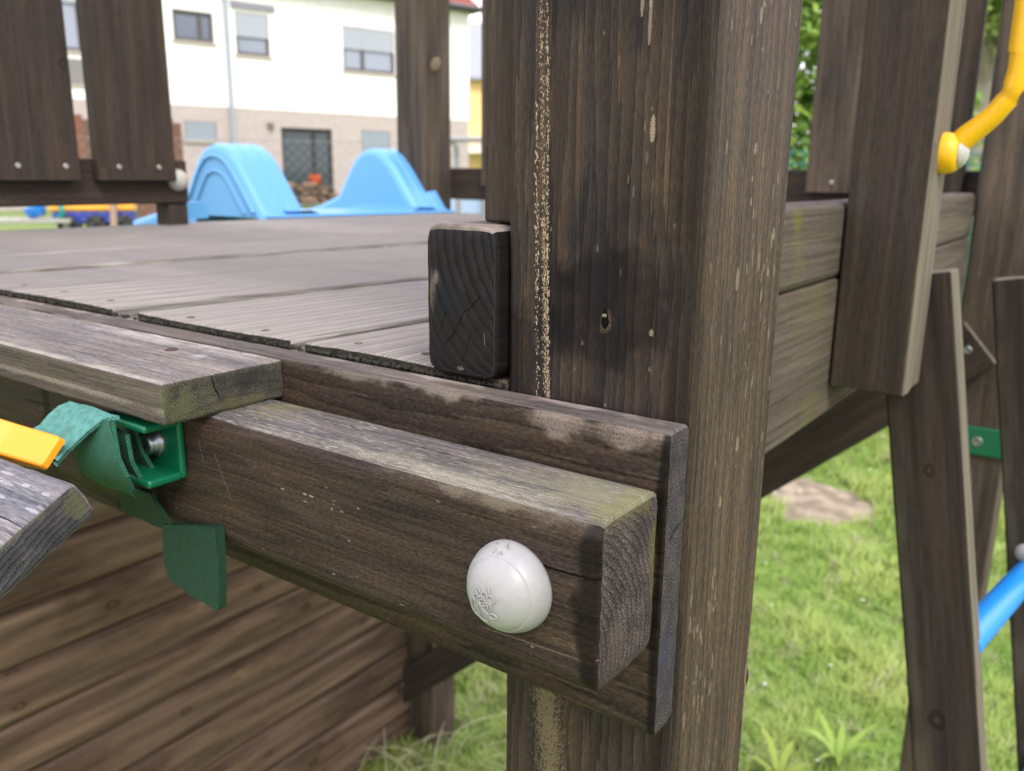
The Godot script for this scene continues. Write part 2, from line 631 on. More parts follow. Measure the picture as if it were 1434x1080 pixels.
	# --- its other face: paler brown with many short bare flakes
	t = Wood.new().make(320, 1600, 33, [c8(50, 43, 38), c8(80, 69, 59), c8(108, 94, 79), c8(144, 127, 105)], {"rings": 13, "ring": 0.24, "fine": 0.42, "broad": 0.22, "speck": 0.55, "warp": 1.4, "sharp": 1.2, "base": 0.47, "stretch": 80.0, "fibre": 5.0, "fibre_freq": 0.25, "hue": 0.22})
	t.wash([[0.0, 0.70], [0.05, 0.80], [0.12, 1.0], [0.5, 1.04], [0.93, 0.98], [1.0, 0.9]])
	t.flakes(46, 0.10, 0.97, 0.0, 0.6, 0.008, 0.010, Color(0.60, 0.55, 0.46), 0.8)
	t.flakes(10, 0.12, 0.95, 0.0, 0.6, 0.010, 0.032, Color(0.64, 0.59, 0.50), 0.85)
	t.flakes(36, 0.12, 0.5, 0.66, 0.84, 0.010, 0.014, Color(0.60, 0.55, 0.46), 0.85)
	t.flakes(22, 0.5, 0.88, 0.25, 0.5, 0.010, 0.013, Color(0.62, 0.57, 0.48), 0.85)
	t.flakes(14, 0.2, 0.9, 0.84, 1.0, 0.008, 0.010, Color(0.60, 0.55, 0.46), 0.7)
	t.grains([Vector2(0.985, Y.call(-0.225)), Vector2(0.955, Y.call(-0.262)), Vector2(0.975, Y.call(-0.30))], 700, 0.012, Color(0.60, 0.54, 0.44), 1.2)
	M.post_right = t.mat(0.62, 0.01, Vector2(0.2, 0.8), 0.57)
	# --- the beam with the white cap: front face (across = y from -0.1218 down, along = z)
	t = Wood.new().make(288, 1536, 45, [c8(36, 31, 29), c8(62, 53, 48), c8(90, 77, 67), c8(132, 113, 94)], {"rings": 9, "ring": 0.14, "fine": 0.36, "broad": 0.26, "speck": 0.6, "warp": 2.4, "base": 0.45, "stretch": 34.0, "fibre": 4.0, "fibre_freq": 0.30})
	t.blot(0.02, 0.10, 0.10, 0.20, Color(0.56, 0.55, 0.46), 0.6, 0.6, 0.15)
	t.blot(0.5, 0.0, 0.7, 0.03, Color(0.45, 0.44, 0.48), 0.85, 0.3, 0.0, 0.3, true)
	t.crack([Vector2(0.325, 0.078), Vector2(0.33, 0.05), Vector2(0.325, 0.03), Vector2(0.315, 0.0)], 1.4, Color(0.05, 0.045, 0.04))
	t.crack([Vector2(0.24, 0.58), Vector2(0.62, 0.545)], 0.5, Color(0.5, 0.46, 0.42), 0.45)
	t.crack([Vector2(0.2, 0.61), Vector2(0.4, 0.60)], 0.5, Color(0.5, 0.46, 0.42), 0.4)
	t.flakes(16, 0.05, 0.95, 0.0, 0.7, 0.0012, 0.008, Color(0.62, 0.58, 0.52), 0.8)
	t.flakes(7, 0.34, 0.42, 0.30, 0.46, 0.003, 0.010, Color(0.74, 0.70, 0.64), 0.9)
	t.crack([Vector2(0.80, 0.02), Vector2(0.83, 0.14)], 0.5, Color(0.5, 0.44, 0.38), 0.6)
	t.flakes(3, 0.8, 0.92, 0.02, 0.5, 0.004, 0.008, Color(0.66, 0.60, 0.52), 0.8)
	M.beam_front = t.mat(0.56, 0.01, Vector2(0.2, 0.8), 0.56)
	# top: weathered grey with pale streaks, green towards the end
	t = Wood.new().make(200, 1536, 51, [c8(58, 54, 50), c8(94, 91, 87), c8(122, 120, 115), c8(166, 163, 154)], {"rings": 9, "ring": 0.16, "fine": 0.5, "broad": 0.3, "speck": 0.75, "fibre": 7.0, "warp": 2.0, "base": 0.47, "stretch": 30.0})
	t.flakes(260, 0.02, 0.98, 0.0, 1.0, 0.010, 0.010, Color(0.74, 0.73, 0.67), 0.6)
	t.blot(0.5, 0.05, 0.7, 0.13, Color(0.56, 0.57, 0.44), 0.62, 0.5, 0.25, 0.4)
	t.blot(0.85, 0.20, 0.3, 0.22, Color(0.66, 0.66, 0.56), 0.6, 0.5, 0.35, 0.4)
	t.blot(0.6, 0.01, 0.6, 0.02, Color(0.50, 0.50, 0.30), 0.5, 0.4, 0.3, 0.5)
	t.blot(0.3, 0.52, 0.4, 0.05, Color(0.50, 0.49, 0.30), 0.6, 0.5, 0.3, 0.5)
	M.beam_top = t.mat(0.72, 0.014, Vector2(0.2, 0.8), 0.72)
	# --- the taller board behind it
	t = Wood.new().make(288, 1536, 57, [c8(34, 30, 27), c8(58, 50, 43), c8(82, 71, 59), c8(112, 97, 80)], {"rings": 13, "ring": 0.34, "fine": 0.36, "broad": 0.3, "speck": 0.55, "warp": 1.2, "base": 0.45, "stretch": 60.0})
	t.blot(0.03, 0.085, 0.055, 0.11, Color(0.66, 0.61, 0.56), 0.75, 0.5, 0.0, 0.6)
	t.blot(0.0, 0.30, 0.04, 0.06, Color(0.66, 0.62, 0.56), 0.7, 0.5, 0.0, 0.6)
	t.blot(0.0, 0.45, 0.04, 0.08, Color(0.60, 0.57, 0.52), 0.6, 0.5, 0.0, 0.6)
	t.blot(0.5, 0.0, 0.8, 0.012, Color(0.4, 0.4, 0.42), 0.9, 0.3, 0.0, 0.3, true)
	M.board_front = t.mat(0.6, 0.012, Vector2(0.2, 0.8), 0.6)
	t = Wood.new().make(96, 1536, 58, [c8(70, 64, 60), c8(96, 90, 84), c8(116, 110, 104), c8(140, 134, 126)], {"rings": 5, "ring": 0.2, "fine": 0.6, "broad": 0.35, "speck": 0.35, "base": 0.45, "stretch": 30.0})
	t.blot(0.85, 0.10, 0.4, 0.10, Color(0.70, 0.66, 0.62), 0.75, 0.5, 0.0, 0.6)
	t.blot(0.85, 0.30, 0.4, 0.07, Color(0.70, 0.66, 0.62), 0.75, 0.5, 0.0, 0.6)
	t.blot(0.85, 0.47, 0.4, 0.08, Color(0.66, 0.63, 0.58), 0.65, 0.5, 0.0, 0.6)
	M.board_top = t.mat(0.72, 0.015, Vector2(0.2, 0.8), 0.66)
	# --- cut ends
	var ends := [c8(38, 36, 36), c8(64, 60, 58), c8(88, 83, 78), c8(128, 120, 108)]
	t = Wood.new().make_end(200, 300, 61, [c8(30, 29, 30), c8(62, 58, 57), c8(90, 84, 80), c8(136, 127, 116)], -0.5, 1.2, 0.075, 0.5, 0.5)
	t.blot(0.5, 0.02, 0.7, 0.12, Color(0.46, 0.46, 0.26), 0.65, 0.6, 0.35, 0.4)
	t.blot(0.97, 0.35, 0.18, 0.45, Color(0.46, 0.46, 0.24), 0.7, 0.5, 0.4, 0.5)
	t.blot(0.3, 0.8, 0.4, 0.2, Color(0.42, 0.36, 0.31), 0.4, 0.6, 0.2, 0.5)
	M.beam_end = t.mat(0.85, 0.008, Vector2(0.05, 0.075), 0.62)
	t = Wood.new().make_end(120, 700, 62, [c8(38, 38, 44), c8(60, 58, 60), c8(84, 80, 80), c8(118, 112, 106)], 4.0, 2.0, 0.2, 0.75, 0.15)
	t.blot(0.6, 0.75, 0.6, 0.16, Color(0.24, 0.26, 0.34), 0.5, 0.6, 0.2, 0.4)
	t.crack([Vector2(0.1, 0.30), Vector2(0.5, 0.315), Vector2(0.8, 0.34)], 1.0, Color(0.06, 0.05, 0.05))
	M.board_end = t.mat(0.85, 0.010, Vector2(0.021, 0.14), 0.62)
	# block end: charcoal, arcs at the top, checks, bare patch at the left
	t = Wood.new().make_end(320, 512, 63, [c8(22, 22, 24), c8(36, 36, 39), c8(50, 49, 51), c8(76, 74, 72)], 1.75, 0.02, 0.125, 0.7, 0.8)
	t.blot(0.04, 0.44, 0.16, 0.14, Color(0.58, 0.54, 0.44), 0.9, 0.25, 0.15, 0.4)
	t.blot(0.14, 0.36, 0.05, 0.06, Color(0.66, 0.63, 0.55), 0.9, 0.25, 0.35, 0.5)
	t.blot(0.52, 0.955, 0.06, 0.03, Color(0.72, 0.70, 0.62), 0.95, 0.3, 0.2, 0.6)
	t.blot(0.35, 0.5, 0.2, 0.12, Color(0.16, 0.18, 0.26), 0.6, 0.4, 0.0, 0.5)
	t.blot(0.10, 0.84, 0.2, 0.12, Color(0.15, 0.17, 0.24), 0.6, 0.4, 0.0, 0.5)
	t.blot(0.50, 0.72, 0.6, 0.26, Color(0.20, 0.18, 0.15), 0.65, 0.6, 0.0, 0.5)
	t.crack([Vector2(0.78, 0.44), Vector2(0.62, 0.54), Vector2(0.55, 0.56), Vector2(0.40, 0.72), Vector2(0.26, 0.80)], 1.3, Color(0.02, 0.02, 0.02))
	t.crack([Vector2(0.66, 0.66), Vector2(0.52, 0.90)], 0.8, Color(0.03, 0.03, 0.03))
	t.crack([Vector2(0.3, 0.56), Vector2(0.2, 0.72)], 0.8, Color(0.03, 0.03, 0.03))
	t.crack([Vector2(0.82, 0.68), Vector2(0.84, 0.76)], 0.9, Color(0.6, 0.58, 0.48))
	M.block_end = t.mat(0.5, 0.006, Vector2(0.2, 0.8), 0.42)
	t = Wood.new().make_end(384, 112, 64, [c8(44, 44, 40), c8(70, 70, 62), c8(94, 93, 82), c8(126, 124, 110)], 0.6, 2.2, 0.07, 0.6, 0.25)
	t.blot(0.15, 0.6, 0.3, 0.6, Color(0.42, 0.44, 0.28), 0.6, 0.5, 0.3, 0.5)
	t.blot(0.7, 0.85, 0.4, 0.25, Color(0.44, 0.46, 0.28), 0.6, 0.5, 0.3, 0.5)
	t.blot(0.68, 0.3, 0.3, 0.4, Color(0.18, 0.19, 0.2), 0.5, 0.6, 0.0, 0.5)
	t.crack([Vector2(0.38, 0.0), Vector2(0.40, 0.35), Vector2(0.43, 0.6)], 1.0, Color(0.05, 0.05, 0.04))
	M.seat_end = t.mat(0.9, 0.010, Vector2(0.2, 0.8), 0.66)
	t = Wood.new().make_end(384, 112, 65, [c8(40, 42, 48), c8(62, 64, 68), c8(84, 85, 86), c8(120, 118, 110)], 1.0, 2.6, 0.042, 0.3, 0.7)
	t.blot(0.93, 0.35, 0.16, 0.6, Color(0.46, 0.46, 0.33), 0.7, 0.5, 0.2, 0.5)
	t.blot(0.5, 0.02, 0.6, 0.14, Color(0.46, 0.46, 0.36), 0.5, 0.5, 0.2, 0.5)
	M.step_end = t.mat(0.85, 0.010, Vector2(0.2, 0.8), 0.66)
	t = Wood.new().make_end(256, 64, 66, [c8(30, 31, 26), c8(52, 53, 44), c8(72, 72, 60), c8(104, 102, 88)], 0.5, 1.9, 0.09, 0.8, 0.2)
	M.deck_end = t.mat(0.95, 0.08, Vector2(0.16, 0.02), 0.6)
	t = Wood.new().make_end(128, 128, 67, [c8(40, 36, 34), c8(60, 54, 50), c8(80, 72, 66), c8(100, 92, 82)], 0.4, 1.5, 0.09, 0.5, 0.4)
	M.end = t.mat(0.85, 0.03, Vector2(0.06, 0.06), 0.6)
	# --- weathered grey boards: tread on the beam, hanging step, deck
	t = Wood.new().make(288, 1536, 71, silver, {"rings": 9, "ring": 0.24, "fine": 0.5, "broad": 0.32, "speck": 0.6, "warp": 1.6, "base": 0.47, "stretch": 44.0, "fibre": 8.0})
	for k in 26:
		var x := t.rng.randf_range(0.05, 0.75)
		var y := t.rng.randf_range(0.0, 0.8)
		t.crack([Vector2(x, y), Vector2(x + t.rng.randf_range(-0.02, 0.02), y + t.rng.randf_range(0.05, 0.25))], 0.5, Color(0.2, 0.19, 0.18), 0.6)
	t.blot(0.86, 0.30, 0.10, 0.26, Color(0.72, 0.70, 0.68), 0.7, 0.4, 0.35, 0.5)
	t.blot(0.97, 0.2, 0.06, 0.3, Color(0.74, 0.72, 0.70), 0.75, 0.4, 0.3, 0.5)
	t.blot(0.03, 0.3, 0.05, 0.45, Color(0.70, 0.69, 0.62), 0.7, 0.4, 0.3, 0.5)
	t.blot(0.68, 0.16, 0.14, 0.03, Color(0.66, 0.58, 0.55), 0.7, 0.5, 0.25, 0.5)
	t.blot(0.72, 0.10, 0.10, 0.02, Color(0.72, 0.70, 0.69), 0.7, 0.5, 0.3, 0.5)
	M.seat_top = t.mat(0.78, 0.018, Vector2(0.2, 0.8), 0.8)
	t = Wood.new().make(128, 768, 72, [c8(62, 60, 52), c8(88, 84, 74), c8(108, 103, 92), c8(134, 128, 116)], {"rings": 4, "ring": 0.2, "fine": 0.5, "broad": 0.4, "speck": 0.4, "base": 0.45, "stretch": 24.0})
	t.blot(0.95, 0.3, 0.14, 0.5, Color(0.66, 0.65, 0.58), 0.7, 0.4, 0.35, 0.5)
	M.seat_side = t.mat(0.85, 0.02, Vector2(0.022, 0.36), 0.66)
	t = Wood.new().make(288, 1024, 73, [c8(66, 66, 70), c8(98, 97, 100), c8(126, 125, 127), c8(160, 158, 156)], {"rings": 8, "ring": 0.24, "fine": 0.5, "broad": 0.3, "speck": 0.6, "warp": 1.6, "base": 0.48, "stretch": 36.0, "fibre": 8.0})
	t.flakes(60, 0.3, 1.0, 0.0, 0.8, 0.02, 0.02, Color(0.72, 0.72, 0.72), 0.7)
	t.crack([Vector2(0.62, 0.0), Vector2(0.64, 0.3), Vector2(0.61, 0.55)], 1.0, Color(0.18, 0.18, 0.2), 0.8)
	M.step_top = t.mat(0.78, 0.016, Vector2(0.075, 0.35), 0.8)
	for v in 2:
		t = Wood.new().make(384, 1152, 75 + v, grey, {"rings": 8 + v * 3, "ring": 0.22, "fine": 0.5, "broad": 0.5, "speck": 0.55, "warp": 2.6, "base": 0.48, "stretch": 44.0, "fibre": 10.0, "fibre_freq": 0.16})
		for k in 16:
			var x := t.rng.randf()
			var y := t.rng.randf_range(0.0, 0.9)
			t.crack([Vector2(x, y), Vector2(x + t.rng.randf_range(-0.01, 0.01), y + t.rng.randf_range(0.02, 0.12))], 0.2, Color(0.26, 0.24, 0.22), 0.5)
		t.blot(0.3, 0.05, 0.2, 0.04, Color(0.62, 0.60, 0.56), 0.5, 0.5, 0.2, 0.5)
		t.flakes(30, 0.0, 1.0, 0.0, 1.0, 0.02, 0.02, Color(0.64, 0.62, 0.58), 0.5)
		M["deck%d" % v] = t.mat(0.82, 0.020, Vector2(0.17, 1.0), 1.0)
	# --- stained boards further off
	t = Wood.new().make(320, 1024, 81, dark, {"rings": 7, "ring": 0.16, "fine": 0.36, "broad": 0.4, "speck": 0.45, "warp": 4.0, "base": 0.48, "stretch": 50.0, "fibre": 6.0})
	t.knot(0.55, 0.62, 0.04, c8(46, 40, 38), c8(104, 80, 66))
	M.picket = t.mat(0.66, 0.012, Vector2(0.14, 0.7), 0.72)
	t = Wood.new().make(256, 1024, 82, [c8(40, 36, 34), c8(58, 52, 48), c8(76, 68, 62), c8(100, 90, 82)], {"rings": 7, "ring": 0.16, "fine": 0.42, "broad": 0.45, "speck": 0.3, "warp": 6.0, "base": 0.46})
	t.knot(0.53, 0.254, 0.075, c8(50, 43, 38), c8(98, 78, 62), 0.5)
	t.knot(0.41, 0.604, 0.13, c8(42, 37, 35), c8(82, 69, 60), 0.46)
	t.blot(0.12, 0.5, 0.12, 0.6, Color(0.52, 0.51, 0.42), 0.35, 0.8, 0.0, 0.5)
	M.stringer = t.mat(0.66, 0.012, Vector2(0.08, 0.8), 0.62)
	t = Wood.new().make(256, 1024, 83, [c8(92, 86, 74), c8(124, 118, 102), c8(146, 140, 122), c8(170, 164, 146)], {"rings": 5, "ring": 0.12, "fine": 0.5, "broad": 0.4, "speck": 0.4, "base": 0.5})
	M.worn_edge = t.mat(0.8, 0.012, Vector2(0.06, 0.5), 0.52)
	t = Wood.new().make(288, 1024, 84, [c8(72, 66, 56), c8(98, 91, 80), c8(120, 113, 100), c8(142, 136, 122)], {"rings": 9, "ring": 0.18, "fine": 0.6, "broad": 0.35, "speck": 0.3, "warp": 2.0, "base": 0.46, "stretch": 34.0})
	t.blot(0.3, 0.31, 0.5, 0.016, Color(0.48, 0.50, 0.24), 0.2, 0.9, 0.2, 0.5)
	t.blot(0.4, 0.35, 0.5, 0.03, Color(0.46, 0.47, 0.28), 0.4, 0.6, 0.2, 0.5)
	M.siding = t.mat(0.75, 0.018, Vector2(0.14, 1.2), 0.56)
	t = Wood.new().make(160, 1280, 85, [c8(72, 66, 56), c8(98, 91, 80), c8(120, 113, 100), c8(142, 136, 122)], {"rings": 6, "ring": 0.18, "fine": 0.5, "broad": 0.35, "speck": 0.45, "warp": 2.0, "base": 0.46, "stretch": 34.0})
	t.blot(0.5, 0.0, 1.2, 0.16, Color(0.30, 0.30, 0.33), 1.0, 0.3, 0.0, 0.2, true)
	t.blot(0.25, 0.315, 0.35, 0.014, Color(0.50, 0.52, 0.22), 0.5, 0.8, 0.15, 0.5)
	t.blot(0.65, 0.322, 0.3, 0.02, Color(0.50, 0.51, 0.26), 0.45, 0.6, 0.2, 0.5)
	M.rail_side = t.mat(0.75, 0.018, Vector2(0.14, 1.2), 0.58)
	for v in 2:
		t = Wood.new().make(288, 1280, 86 + v, [c8(82, 66, 54), c8(112, 93, 77), c8(136, 116, 98), c8(160, 141, 121)], {"rings": 3, "ring": 0.10, "fine": 0.24, "broad": 0.8, "speck": 0.2, "warp": 5.0, "base": 0.5, "stretch": 40.0})
		for k in 2: t.knot(t.rng.randf_range(0.2, 0.8), t.rng.randf_range(0.05, 0.95), t.rng.randf_range(0.05, 0.08), c8(78, 62, 50), c8(128, 108, 88), 0.8)
		for k in 5: t.blot(t.rng.randf(), t.rng.randf(), 0.3, 0.10, Color(0.82, 0.8, 0.78), 0.6, 0.6, 0.0, 0.5, true)
		M["plank%d" % v] = t.mat(0.7, 0.004, Vector2(0.15, 1.3), 0.60)
	t = Wood.new().make(256, 1024, 90, [c8(48, 43, 38), c8(73, 66, 58), c8(96, 87, 76), c8(118, 107, 94)], {"rings": 7, "ring": 0.24, "fine": 0.45, "broad": 0.5, "speck": 0.25, "warp": 5.0, "base": 0.48})
	M.far_post = t.mat(0.68, 0.012, Vector2(0.1, 0.9), 0.74)
	M.brace = M.picket
	# --- plastics, metal, paint
	M.cap = mottled(Color(0.55, 0.55, 0.545), Color(0.575, 0.575, 0.57), 0.40)
	M.cap.metallic_specular = 0.5
	M.cap_old = mottled(Color(0.60, 0.60, 0.56), Color(0.68, 0.68, 0.64), 0.45)
	M.dirt = flat(Color(0.50, 0.46, 0.40), 0.95)
	M.screw = flat(Color(0.62, 0.61, 0.58), 0.4, 0.9)
	M.rust = flat(Color(0.25, 0.20, 0.175), 0.8, 0.2)
	M.zinc = flat(Color(0.55, 0.57, 0.58), 0.36, 0.95)
	M.yellow = mottled(Color(0.88, 0.67, 0.03), Color(0.91, 0.71, 0.06), 0.42)
	M.orange = flat(Color(0.96, 0.60, 0.10), 0.42)
	M.green = flat(Color(0.02, 0.36, 0.24), 0.36)
	M.bluebar = flat(Color(0.04, 0.50, 0.84), 0.35)
	M.slide = mottled(Color(0.35, 0.60, 0.82), Color(0.39, 0.64, 0.845), 0.40)
	M.black = flat(Color(0.04, 0.04, 0.04), 0.6)
	M.strap = weave(Color(0.10, 0.36, 0.27), 3)
	M.strap_pale = weave(Color(0.30, 0.54, 0.50), 4)
	M.strap_dark = weave(Color(0.015, 0.21, 0.13), 5)
	M.leaf = leaf_mat(Color(1, 1, 1), 0.45)
	M.grass = leaf_mat(Color(1, 1, 1), 0.65)


func mottled(c1: Color, c2: Color, rough: float) -> StandardMaterial3D:
	var m := tinted(c1, c2, 0.03, rough, 12)
	m.uv1_world_triplanar = false
	return m


func weave(c: Color, seed_: int) -> StandardMaterial3D:
	var n := Wood.noise(seed_, 128, 128, 0.04, 3).get_data()
	var im := Image.create_empty(128, 128, false, Image.FORMAT_RGB8)
	var hm := Image.create_empty(128, 128, false, Image.FORMAT_L8)
	for y in 128:
		for x in 128:
			var k := 0.5 + 0.5 * sin(x * TAU / 8.0) * (1.0 if (y / 4) % 2 else -1.0)
			var d := c * (0.80 + 0.18 * k + (n[y * 128 + x] / 255.0 - 0.5) * 0.25)
			im.set_pixel(x, y, d)
			hm.set_pixel(x, y, Color(k, k, k))
	var m := StandardMaterial3D.new()
	m.albedo_texture = ImageTexture.create_from_image(im)
	m.heightmap_enabled = true
	m.heightmap_scale = 0.03
	m.heightmap_texture = ImageTexture.create_from_image(hm)
	m.roughness = 0.85
	m.uv1_scale = Vector3(30, 30, 1)
	return m


func leaf_mat(c: Color, rough: float) -> StandardMaterial3D:
	var m := flat(c, rough)
	m.vertex_color_use_as_albedo = true
	m.cull_mode = BaseMaterial3D.CULL_DISABLED
	m.backlight_enabled = true
	m.backlight = Color(0.6, 0.6, 0.6)
	return m


func tinted(c1: Color, c2: Color, scale_: float, rough := 0.9, seed_ := 1, bump := 0.0) -> StandardMaterial3D:
	var m := StandardMaterial3D.new()
	var im := Wood.noise(seed_, 256, 256, 0.03, 5)
	var d := im.get_data()
	var out := Image.create_empty(256, 256, false, Image.FORMAT_RGB8)
	for y in 256:
		for x in 256: out.set_pixel(x, y, c1.lerp(c2, clampf((d[y * 256 + x] / 255.0 - 0.5) * 1.8 + 0.5, 0, 1)))
	m.albedo_texture = ImageTexture.create_from_image(out)
	m.roughness = rough
	m.uv1_triplanar = true
	m.uv1_world_triplanar = true
	m.uv1_scale = Vector3.ONE / scale_
	if bump > 0.0:
		m.heightmap_enabled = true
		m.heightmap_scale = bump
		m.heightmap_texture = ImageTexture.create_from_image(im)
	return m


# =================================================================== ground
func ground_y(x: float, z: float) -> float:
	var r := Vector2(x, z).length()
	return GROUND + 0.040 * maxf(0.0, r - 3.5) * (1.0 if r < 24.0 else 24.0 / r) + 0.012 * rough_noise.get_noise_2d(x * 1.3, z * 1.3)


func build_ground() -> void:
	var m := tinted(Color(0.38, 0.46, 0.20), Color(0.46, 0.53, 0.25), 0.9, 0.95, 5, 1.0)
	var s := Shape.new()
	var rad := [0.0]
	var r := 0.4
	while r < 480.0:
		rad.append(r)
		r *= 1.16 if r < 12.0 else 1.3
	var n := 72
	var rows := []
	for i in rad.size():
		var row := []
		for k in n:
			var a := TAU * k / n
			var p := Vector3(cos(a) * rad[i], 0, sin(a) * rad[i])
			p.y = ground_y(p.x, p.z)
			row.append(s.v(p, Vector3.UP))
		rows.append(row)
	for i in rad.size() - 1:
		for k in n: s.quad(rows[i][k], rows[i][(k + 1) % n], rows[i + 1][(k + 1) % n], rows[i + 1][k])
	tag(put("ground", s.mesh(m), self), "lawn ground under and around the play tower", "ground", "", "structure")
	# trodden bare soil beyond the tower
	s = Shape.new()
	var ctr := Vector3(3.94, 0, -1.03)
	var mid := s.v(Vector3(ctr.x, ground_y(ctr.x, ctr.z) + 0.012, ctr.z), Vector3.UP)
	var prev := []
	for ring in [0.45, 1.0]:
		var row := []
		for k in 40:
			var a := TAU * k / 40
			var q: float = ring * (1.0 + 0.25 * rough_noise.get_noise_2d(cos(a) * 2.2, sin(a) * 2.2))
			var dx: float = cos(a) * 0.36 * q
			var dz: float = sin(a) * 0.30 * q
			var p := ctr + Vector3(dx * 0.8 + dz * 0.6, 0, -dx * 0.6 + dz * 0.8)
			p.y = ground_y(p.x, p.z) + (0.010 if ring < 0.9 else -0.004)
			row.append(s.v(p, Vector3.UP))
		if prev.is_empty():
			for k in 40: s.tri(mid, row[k], row[(k + 1) % 40])
		else:
			for k in 40: s.quad(prev[k], prev[(k + 1) % 40], row[(k + 1) % 40], row[k])
		prev = row
	tag(put("bare_soil", s.mesh(tinted(Color(0.44, 0.40, 0.33), Color(0.60, 0.55, 0.47), 1.1, 0.97, 9, 0.4)), self), "patch of bare trodden soil in the lawn", "soil", "", "structure")


func on_screen(p: Vector3, margin := 0.06) -> bool:
	var q := cam.transform.affine_inverse() * p
	if q.z > -0.2: return false
	var ty := tan(deg_to_rad(24.14))
	return absf(q.x / -q.z) < ty * 1.328 + margin and absf(q.y / -q.z) < ty + margin


# =================================================================== play tower
func bolt_cap(parent: Node, at: Vector3, facing: Vector3, r: float, mat: Material, fancy := false) -> void:
	var s := Shape.new()
	var f := along(facing, at)
	var k := r / 0.019
	var prof := [Vector2(0.0001, -0.001), Vector2(0.0190, -0.001), Vector2(0.0193, 0.0015), Vector2(0.0190, 0.0042), Vector2(0.0178, 0.0076), Vector2(0.0164, 0.0100), Vector2(0.01585, 0.0106), Vector2(0.0155, 0.01055), Vector2(0.0153, 0.0111), Vector2(0.0140, 0.0130), Vector2(0.0118, 0.0150), Vector2(0.0092, 0.0165), Vector2(0.0062, 0.01755), Vector2(0.0031, 0.0181), Vector2(0.0001, 0.0183)]
	for i in prof.size(): prof[i] *= k
	prof.reverse()
	s.lathe(prof, 48, f)
	var cap := put("bolt_cap", s.mesh(mat), parent)
	if not fancy: return
	# raised flower ornament on the crown
	var e := Shape.new()
	var dome := func(x: float, y: float) -> Vector3:      # x to the right, y up as seen from the front
		var q := Vector2(x, y).length() / 0.0193
		var hh := 0.0183 * sqrt(maxf(0.0, 1.0 - q * q * 0.80)) - 0.00002
		return at + facing * hh + Vector3(0, y, x)
	var curls := [
		[[-0.0010, 0.0005, 0.0020, 0.3, 5.6], [-0.0010, 0.0005, 0.0009, 0.8, 5.0], [0.0018, -0.0012, 0.0019, -0.9, 3.4], [0.0015, -0.0011, 0.0008, -0.9, 3.6]],
		[[-0.0034, 0.0010, 0.0017, 0.5, 4.2], [0.0005, 0.0032, 0.0015, -0.5, 3.8], [0.0033, 0.0022, 0.0018, -1.2, 2.9], [-0.0030, -0.0030, 0.0040, 2.2, 4.9], [0.0000, -0.0030, 0.0050, 3.3, 4.9]],
		[[0.0040, -0.0052, 0.0018, 0.2, 2.6], [0.0040, -0.0038, 0.0018, 3.5, 5.9], [-0.0030, 0.0042, 0.0009, 0.0, 5.0]],
	]
	for grp in curls:
		for q in grp:
			var pts := []
			for i in 15:
				var a := lerpf(q[3], q[4], i / 14.0)
				pts.append(dome.call(q[0] - 0.001 + cos(a) * q[2], q[1] - 0.001 + sin(a) * q[2]))
			e.tube(pts, 0.00028, 6)
	for seg in [[Vector2(0.0018, 0.0072), Vector2(0.0030, 0.0036)], [Vector2(-0.0032, 0.0002), Vector2(0.0030, -0.0052)], [Vector2(-0.0042, -0.0005), Vector2(-0.0026, -0.0058)]]:
		var pts := []
		for i in 7:
			var w: Vector2 = seg[0].lerp(seg[1], i / 6.0)
			pts.append(dome.call(w.x - 0.001, w.y - 0.001))
		e.tube(pts, 0.00024, 6)
	put("flower_ornament", e.mesh(mat), cap)
	# crumbs of dirt lying on top of the cap
	e = Shape.new()
	var rg := RandomNumberGenerator.new()
	rg.seed = 5
	for i in 18:
		var a := PI / 2 + rg.randfn(0.0, 0.13)
		var hh := rg.randf_range(0.004, 0.0105)
		var rr := 0.0192 - maxf(0.0, hh - 0.004) * 0.36
		var c := at + facing * hh + Vector3(0, sin(a), -cos(a)) * rr
		e.lathe([Vector2(0.0, 0.0003), Vector2(0.0004, 0.0001), Vector2(0.0003, -0.0003)], 5, Transform3D(Basis().scaled(Vector3.ONE * rg.randf_range(0.35, 0.9)), c))
	tag(put("dirt", e.mesh(M.dirt), cap), "", "", "", "stuff")


func screw(called: String, parent: Node, at: Vector3, facing: Vector3, r: float, mat: Material) -> void:
	var s := Shape.new()
	var f := along(facing, at)
	s.lathe([Vector2(0.0001, 0.0004), Vector2(r * 0.28, 0.0004), Vector2(r * 0.34, 0.0016), Vector2(r * 0.7, 0.0017), Vector2(r * 0.95, 0.0010), Vector2(r, 0.0), Vector2(r, -0.001)], 14, f)
	put(called, s.mesh(mat), parent)


